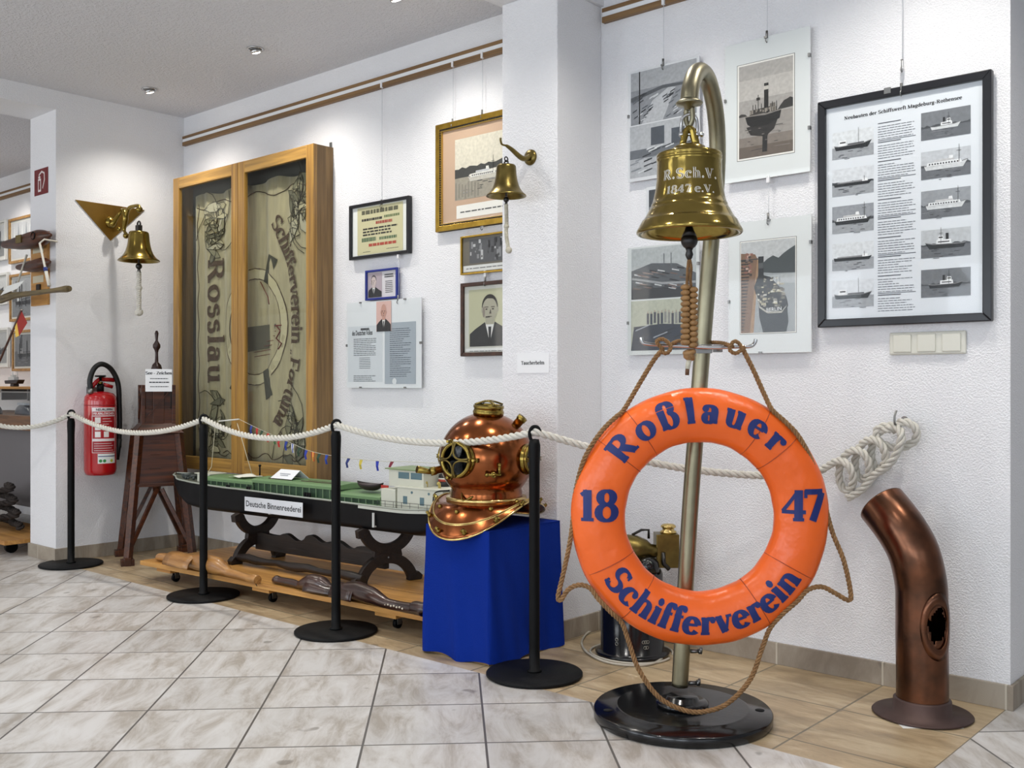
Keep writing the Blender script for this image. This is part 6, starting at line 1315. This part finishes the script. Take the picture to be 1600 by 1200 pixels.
# ---------------------------------------------------------------- wall end: half models, spar
q = ony(53, 372, YE); q2 = ony(78, 476, YE)
t = thing('mounting_board', 'narrow wooden board on the wall end behind two fish-shaped floats', 'wooden board', (q.x, YE, q2.z))
m = MB(PINE); m.box(0, q2.x - q.x, -.018, 0, 0, q.z - q2.z + .02); m.build('board', t, bevel=.002); m = MB(DKWOOD); m.box((q2.x - q.x) * .45, (q2.x - q.x) * .65, -.03, -.018, .06, .12); m.build('cleat', t, bevel=.003)
m = MB(P('#cfc6ad')); m.rect(.03, .13, q2.x - q.x - .04, .17, -.019); m.build('label', t); m = MB(P('#cfc6ad')); m.rect(.03, .30, q2.x - q.x - .04, .34, -.019); m.build('label', t)
def fish(px0, px1, pym, hh, lab, y=2.47):
    a = ony(px0, pym, y); b = ony(px1, pym + 2, y - .02); L = (b - a).length
    t = thing('wooden_float', lab, 'wooden float', ((a.x + b.x) / 2, (a.y + b.y) / 2, a.z), 0)
    pf = [(0, .3), (.05, .45), (.2, .6), (.4, .85), (.6, 1), (.78, 1), (.88, .75), (.95, .4), (1, .1)]
    m = MB(DWOOD); m.tube(smoothpath([(-L / 2 + L * x, 0, -.01 * sin(3 * x)) for x, _ in pf], 4), [hh * v for v in interp([v for _, v in pf], 4)], 16, flat=1); m.build('body', t)
    return t, L
t, L = fish(8, 77, 383, .048, 'upper dark wooden fish-shaped float on the wall end, with a brass plate'); m = MB(BRASS); m.box(-.02, .05, -.052, -.047, -.025, .02); m.build('name_plate', t)
m = MB(BLACK); m.torus(.02, .003, T=Matrix.Translation((L * .3, -.045, 0)) @ Matrix.Rotation(pi / 2, 4, 'X')); m.build('eye_ring', t)
t, L = fish(30, 76, 418, .036, 'lower, smaller dark wooden fish-shaped float on the wall end')
sa, sb_ = ony(-30, 468, 2.38), ony(108, 451, 2.33)
t = thing('wooden_oar', 'long olive-brown oar with a white tag, floating in front of the wall end on cords', 'oar', sa, atan2((sb_ - sa).y, (sb_ - sa).x)); L = (sb_ - sa).xy.length; dz = sb_.z - sa.z
OL = wood('olive_brown_wood', '#4d4126', '#6d5d38', (3, 30, 30), .45)
m = MB(OL); m.tube(smoothpath([(L * x, 0, dz * x) for x in (.3, .45, .6, .8, .9, .97, 1)], 4), interp([.02, .017, .014, .012, .014, .018, .015], 4), 14); m.build('shaft', t)
m = MB(OL); m.prism([(-.0, -.035), (.25 * L, -.04), (.45 * L, dz * .45 - .012), (.45 * L, dz * .45 + .012), (.25 * L, .035), (0, .04)], -.012, .012); m.build('blade', t, bevel=.004)
m = MB(P('#dfe0dc')); m.prism([(.30 * L, .0), (.50 * L, .022), (.58 * L, .06), (.38 * L, .045)], -.022, -.0205); m.build('paper_tag', t)
m = MB(P('#dcd8cc', .7)); a = ony(62, 380, 2.36) - sa; b = ony(77, 447, 2.36) - sa; R_ = Matrix.Rotation(-t.rotation_euler[2], 4, 'Z'); a, b = R_ @ a, R_ @ b; mid = a.lerp(b, .62)
m.cyl(a, b, .006, 8); m.tube([a + Vector((-.02, .1, .02)), a + Vector((-.015, .03, .025)), a], .005, 8); m.cyl(mid, b, .009, 8); m.mat(P('#24357c')).cyl(mid - (b - a) * .04, mid + (b - a) * .04, .011, 8); m.build('cord', t)
a2 = R_ @ (ony(42, 398, 2.44) - sa); b2 = R_ @ (ony(21, 462, 2.40) - sa)
m = MB(P('#b9b4a6', .7)); m.cyl(a2, b2, .006, 8); m.build('cord', t)

# ---------------------------------------------------------------- next room seen through the opening
FR = wood('frame_light_oak', '#8f6a3c', '#b48a52', (20, 20, 20))
def bgpic(lab, pxl, pyt, pxr, pyb, frame, drawf, fw=.02, name='framed_photo'):
    t, w, h = pic(name, lab, 'framed photo', pxl, pyt, pxr, pyb, YP); moulding(t, w, h, fw, .022, frame); sheet(t, fw * .8, fw * .8, w - fw * .8, h - fw * .8, .012, P('#d8d6d0')); m = MB(); drawf(m, w, h); m.build('photo_print', t); pane(t, w, h, .007, fw); return t
def ships_(seed, sky, dark):
    def f(m, w, h):
        boat_photo(m, .035, .035, w - .035, h - .035, .0115, 'cargo', seed, sky, dark, '#55565a', hor=.4, sc=.9)
        r = random.Random(seed); m.mat(PH('#303134'))
        for i in range(5): x = r.uniform(.1, w - .1); m.rect(x, h * .3, x + .012, h * r.uniform(.6, .9), .0085)
    return f
def sails(m, w, h):
    m.mat(PH('#cfcfd2')).rect(.035, .035, w - .035, h - .035, .0115)
    for i in range(6): x = .06 + i * .07; m.mat(PH('#9aa0a8' if i % 2 else '#e8e8ea')); m.poly([(x, h * .3), (x + .06, h * .28), (x + .03, h * .9)], .011)
bgpic('oak-framed sailing picture at the top of the next room wall', 13, 343, 56, 413, FR, sails)
bgpic('oak-framed grey picture below the sailing picture in the next room', 14, 430, 56, 503, FR, ships_(3, '#a9aaad', '#808286'))
bgpic('oak-framed dark harbour photo, lowest in the next room', 18, 517, 56, 580, FR, ships_(8, '#7c7d80', '#56585c'))
WF = P('#d9d9d4', .4)
bgpic('white-framed picture at the left edge of the photo, upper one', -30, 352, 8, 413, WF, ships_(11, '#dcdcdc', '#9a9a9a'))
bgpic('white-framed picture at the left edge of the photo, lower one', -30, 432, 11, 480, WF, ships_(12, '#dcdcdc', '#9a9a9a'))
bgpic('white-framed picture at the left edge of the photo, lowest one', -30, 515, 12, 575, WF, ships_(13, '#bcbcbc', '#9a9a9a'))
q = ony(20, 604, 3.1); t = thing('wall_shelf', 'thin wooden shelf on the next room wall below the harbour photo', 'shelf', (q.x, 3.1, q.z)); m = MB(PINE); m.box(-1.0, .6, -.09, YF - 3.1, -.018, 0); m.build('board', t, bevel=.002)
for x in (-.2, .25): m = MB(STEEL); m.box(x - .008, x + .008, .0, YF - 3.1, -.10, -.018); m.build('bracket', t)
t = thing('ship_model', 'tiny dark ship model standing on the shelf in the next room', 'ship model', (q.x + .08, 3.08, q.z)); m = MB(P('#2a1f1e', .4)); m.prism([(-.11, .02), (.09, .02), (.12, .05), (-.12, .045)], -.025, .025); m.box(-.03, .03, -.02, .02, 0, .02); m.build('hull', t, bevel=.004); m = MB(P('#c9c8c4', .4)); m.box(-.07, .03, -.018, .018, .047, .07); m.box(-.04, .0, -.014, .014, .07, .085); m.build('deckhouse', t, bevel=.002)
for x in (-.03, .05): m = MB(P('#c9c8c4', .4)); m.cyl((x, 0, .06), (x, 0, .11), .003, 8); m.build('mast', t)
q = ony(20, 646, 2.9); tz = q.z; t = thing('display_table', 'brown display table with grey front in the next room', 'table', (q.x, 2.9, 0)); m = MB(wood('table_brown', '#5d4028', '#7b5636')); m.box(-1.0, .75, -.2, .38, tz - .09, tz); m.build('top', t, bevel=.003); m = MB(P('#6d6a6c', .6)); m.box(-.98, .73, -.14, .36, .22, tz - .09); m.build('front_panel', t)
m = MB(DWOOD)
for x in (-.9, .65):
    m = MB(DWOOD); m.box(x - .03, x + .03, .2, .26, 0, .22); m.build('leg', t)
for i, (dx, dy, L, c, lb_) in enumerate(((-.1, -.05, .5, '#2c2d33', 'dark grey ship half model lying at the left on the display table'), (.28, .0, .45, '#3a3f49', 'blue-grey ship half model lying at the right on the display table'))):
    t = thing('ship_model', lb_, 'ship model', (q.x + dx, 2.86 + dy, tz), radians(-14)); m = MB(P(c, .3)); m.grid(lambda u, v: (-L / 2 + L * v, .05 * (1 - abs(2 * v - 1) ** 2.5) * cos(pi * u), .002 + .065 * (1 - abs(2 * v - 1) ** 3) * sin(pi * u)), 14, 20); m.build('hull', t, solid=.002); m = MB(P('#a7adb5', .4)); m.box(-L * .35, L * .3, -.02, .02, .062, .075); m.build('deck', t)
t = thing('glass_case', 'low glass showcase over the half models in the next room', 'glass case', (q.x, 2.9, tz)); m = MB(GLASS); m.box(-.98, .73, -.19, -.186, 0.001, .15); m.box(-.98, .73, -.19, .36, .15, .154); m.build('panes', t); m = MB(P('#7d7a76', .4)); m.beam((-.98, -.19, .15), (.73, -.19, .15), .008, .008); m.beam((.73, -.19, 0), (.73, -.19, .15), .008, .008); m.build('edge_frame', t)
q = onz(10, 845, .1); t = thing('wheeled_board', 'second low board with dark rope and leather pieces in the next room', 'wheeled board', (-6.65, 2.56, 0)); q = Vector((-6.95, 0, 0)); m = MB(PINE); m.box(-1.2, .62, -.15, .27, .07, .095); m.build('plank', t, bevel=.002)
for x in (-1.0, .45):
    for y in (-.05, .2): m = MB(BLACK); m.cyl((x, y, .035), (x + .03, y, .035), .035, 14); m.build('castor', t)
r = random.Random(2); t = thing('rope_bundle', 'heap of old dark brown rope on the low board in the next room', 'rope bundle', (q.x + .3, 2.58, .096)); m = MB(M('old_dark_rope', '#2e2622', .85, bump=.4, bscale=200)); pts = [(.35 * cos(a * 1.0) * (1 - .02 * a) + .03 * sin(5 * a), .085 * sin(a) + .015 * cos(4 * a), .03 + .012 * a + .01 * sin(3 * a)) for a in [i * .25 for i in range(80)]]; m.rope(smoothpath(pts, 3), .022, .1, 6); m.build('coils', t)
t = thing('leather_roll', 'long dark leather roll lying in front on the low board in the next room', 'leather roll', (q.x, 2.445, .096)); m = MB(DW); m.tube([(-.5 + .07 * i, .0, .035 + .004 * sin(i)) for i in range(15)], [.03 + .004 * sin(i * 1.7) for i in range(15)], 12); m.build('roll', t)
q = ony(22, 512, 2.2); q2 = ony(34, 484, 2.2)
t = thing('signal_flag', 'small red and yellow flag on a thin stick at the left edge of the photo', 'flag', q); d_ = q2 - q
m = MB(DWOOD); m.cyl(d_ * -2.2, d_, .006, 8); m.build('stick', t)
m = MB(P('#8e2018', .7)); m.add([d_ * .95, d_ * .35, d_ * .35 + Vector((.03, 0, -.075)), d_ * .9 + Vector((.075, 0, -.06))], [(0, 1, 2, 3)]); m.mat(P('#d9b24a', .7)).add([d_ * .35, d_ * .1, d_ * .1 + Vector((.01, 0, -.06)), d_ * .35 + Vector((.03, -.001, -.075))], [(0, 1, 2, 3)]); m.build('cloth', t, solid=.001)
# security camera on the next room ceiling
q = ony(20, 275, 3.2); t = thing('ceiling_projector', 'small grey lamp on the ceiling of the next room', 'ceiling lamp', (q.x, 3.05, ZC)); m = MB(STEEL); m.cyl((0, 0, 0), (0, 0, -.04), .01, 10); m.box(-.05, .05, -.03, .03, -.045, -.038); m.build('bracket', t); m = MB(P('#8d8c88', .4)); m.box(-.04, .04, -.03, .03, -.12, -.046); m.build('lamp_head', t, bevel=.006)
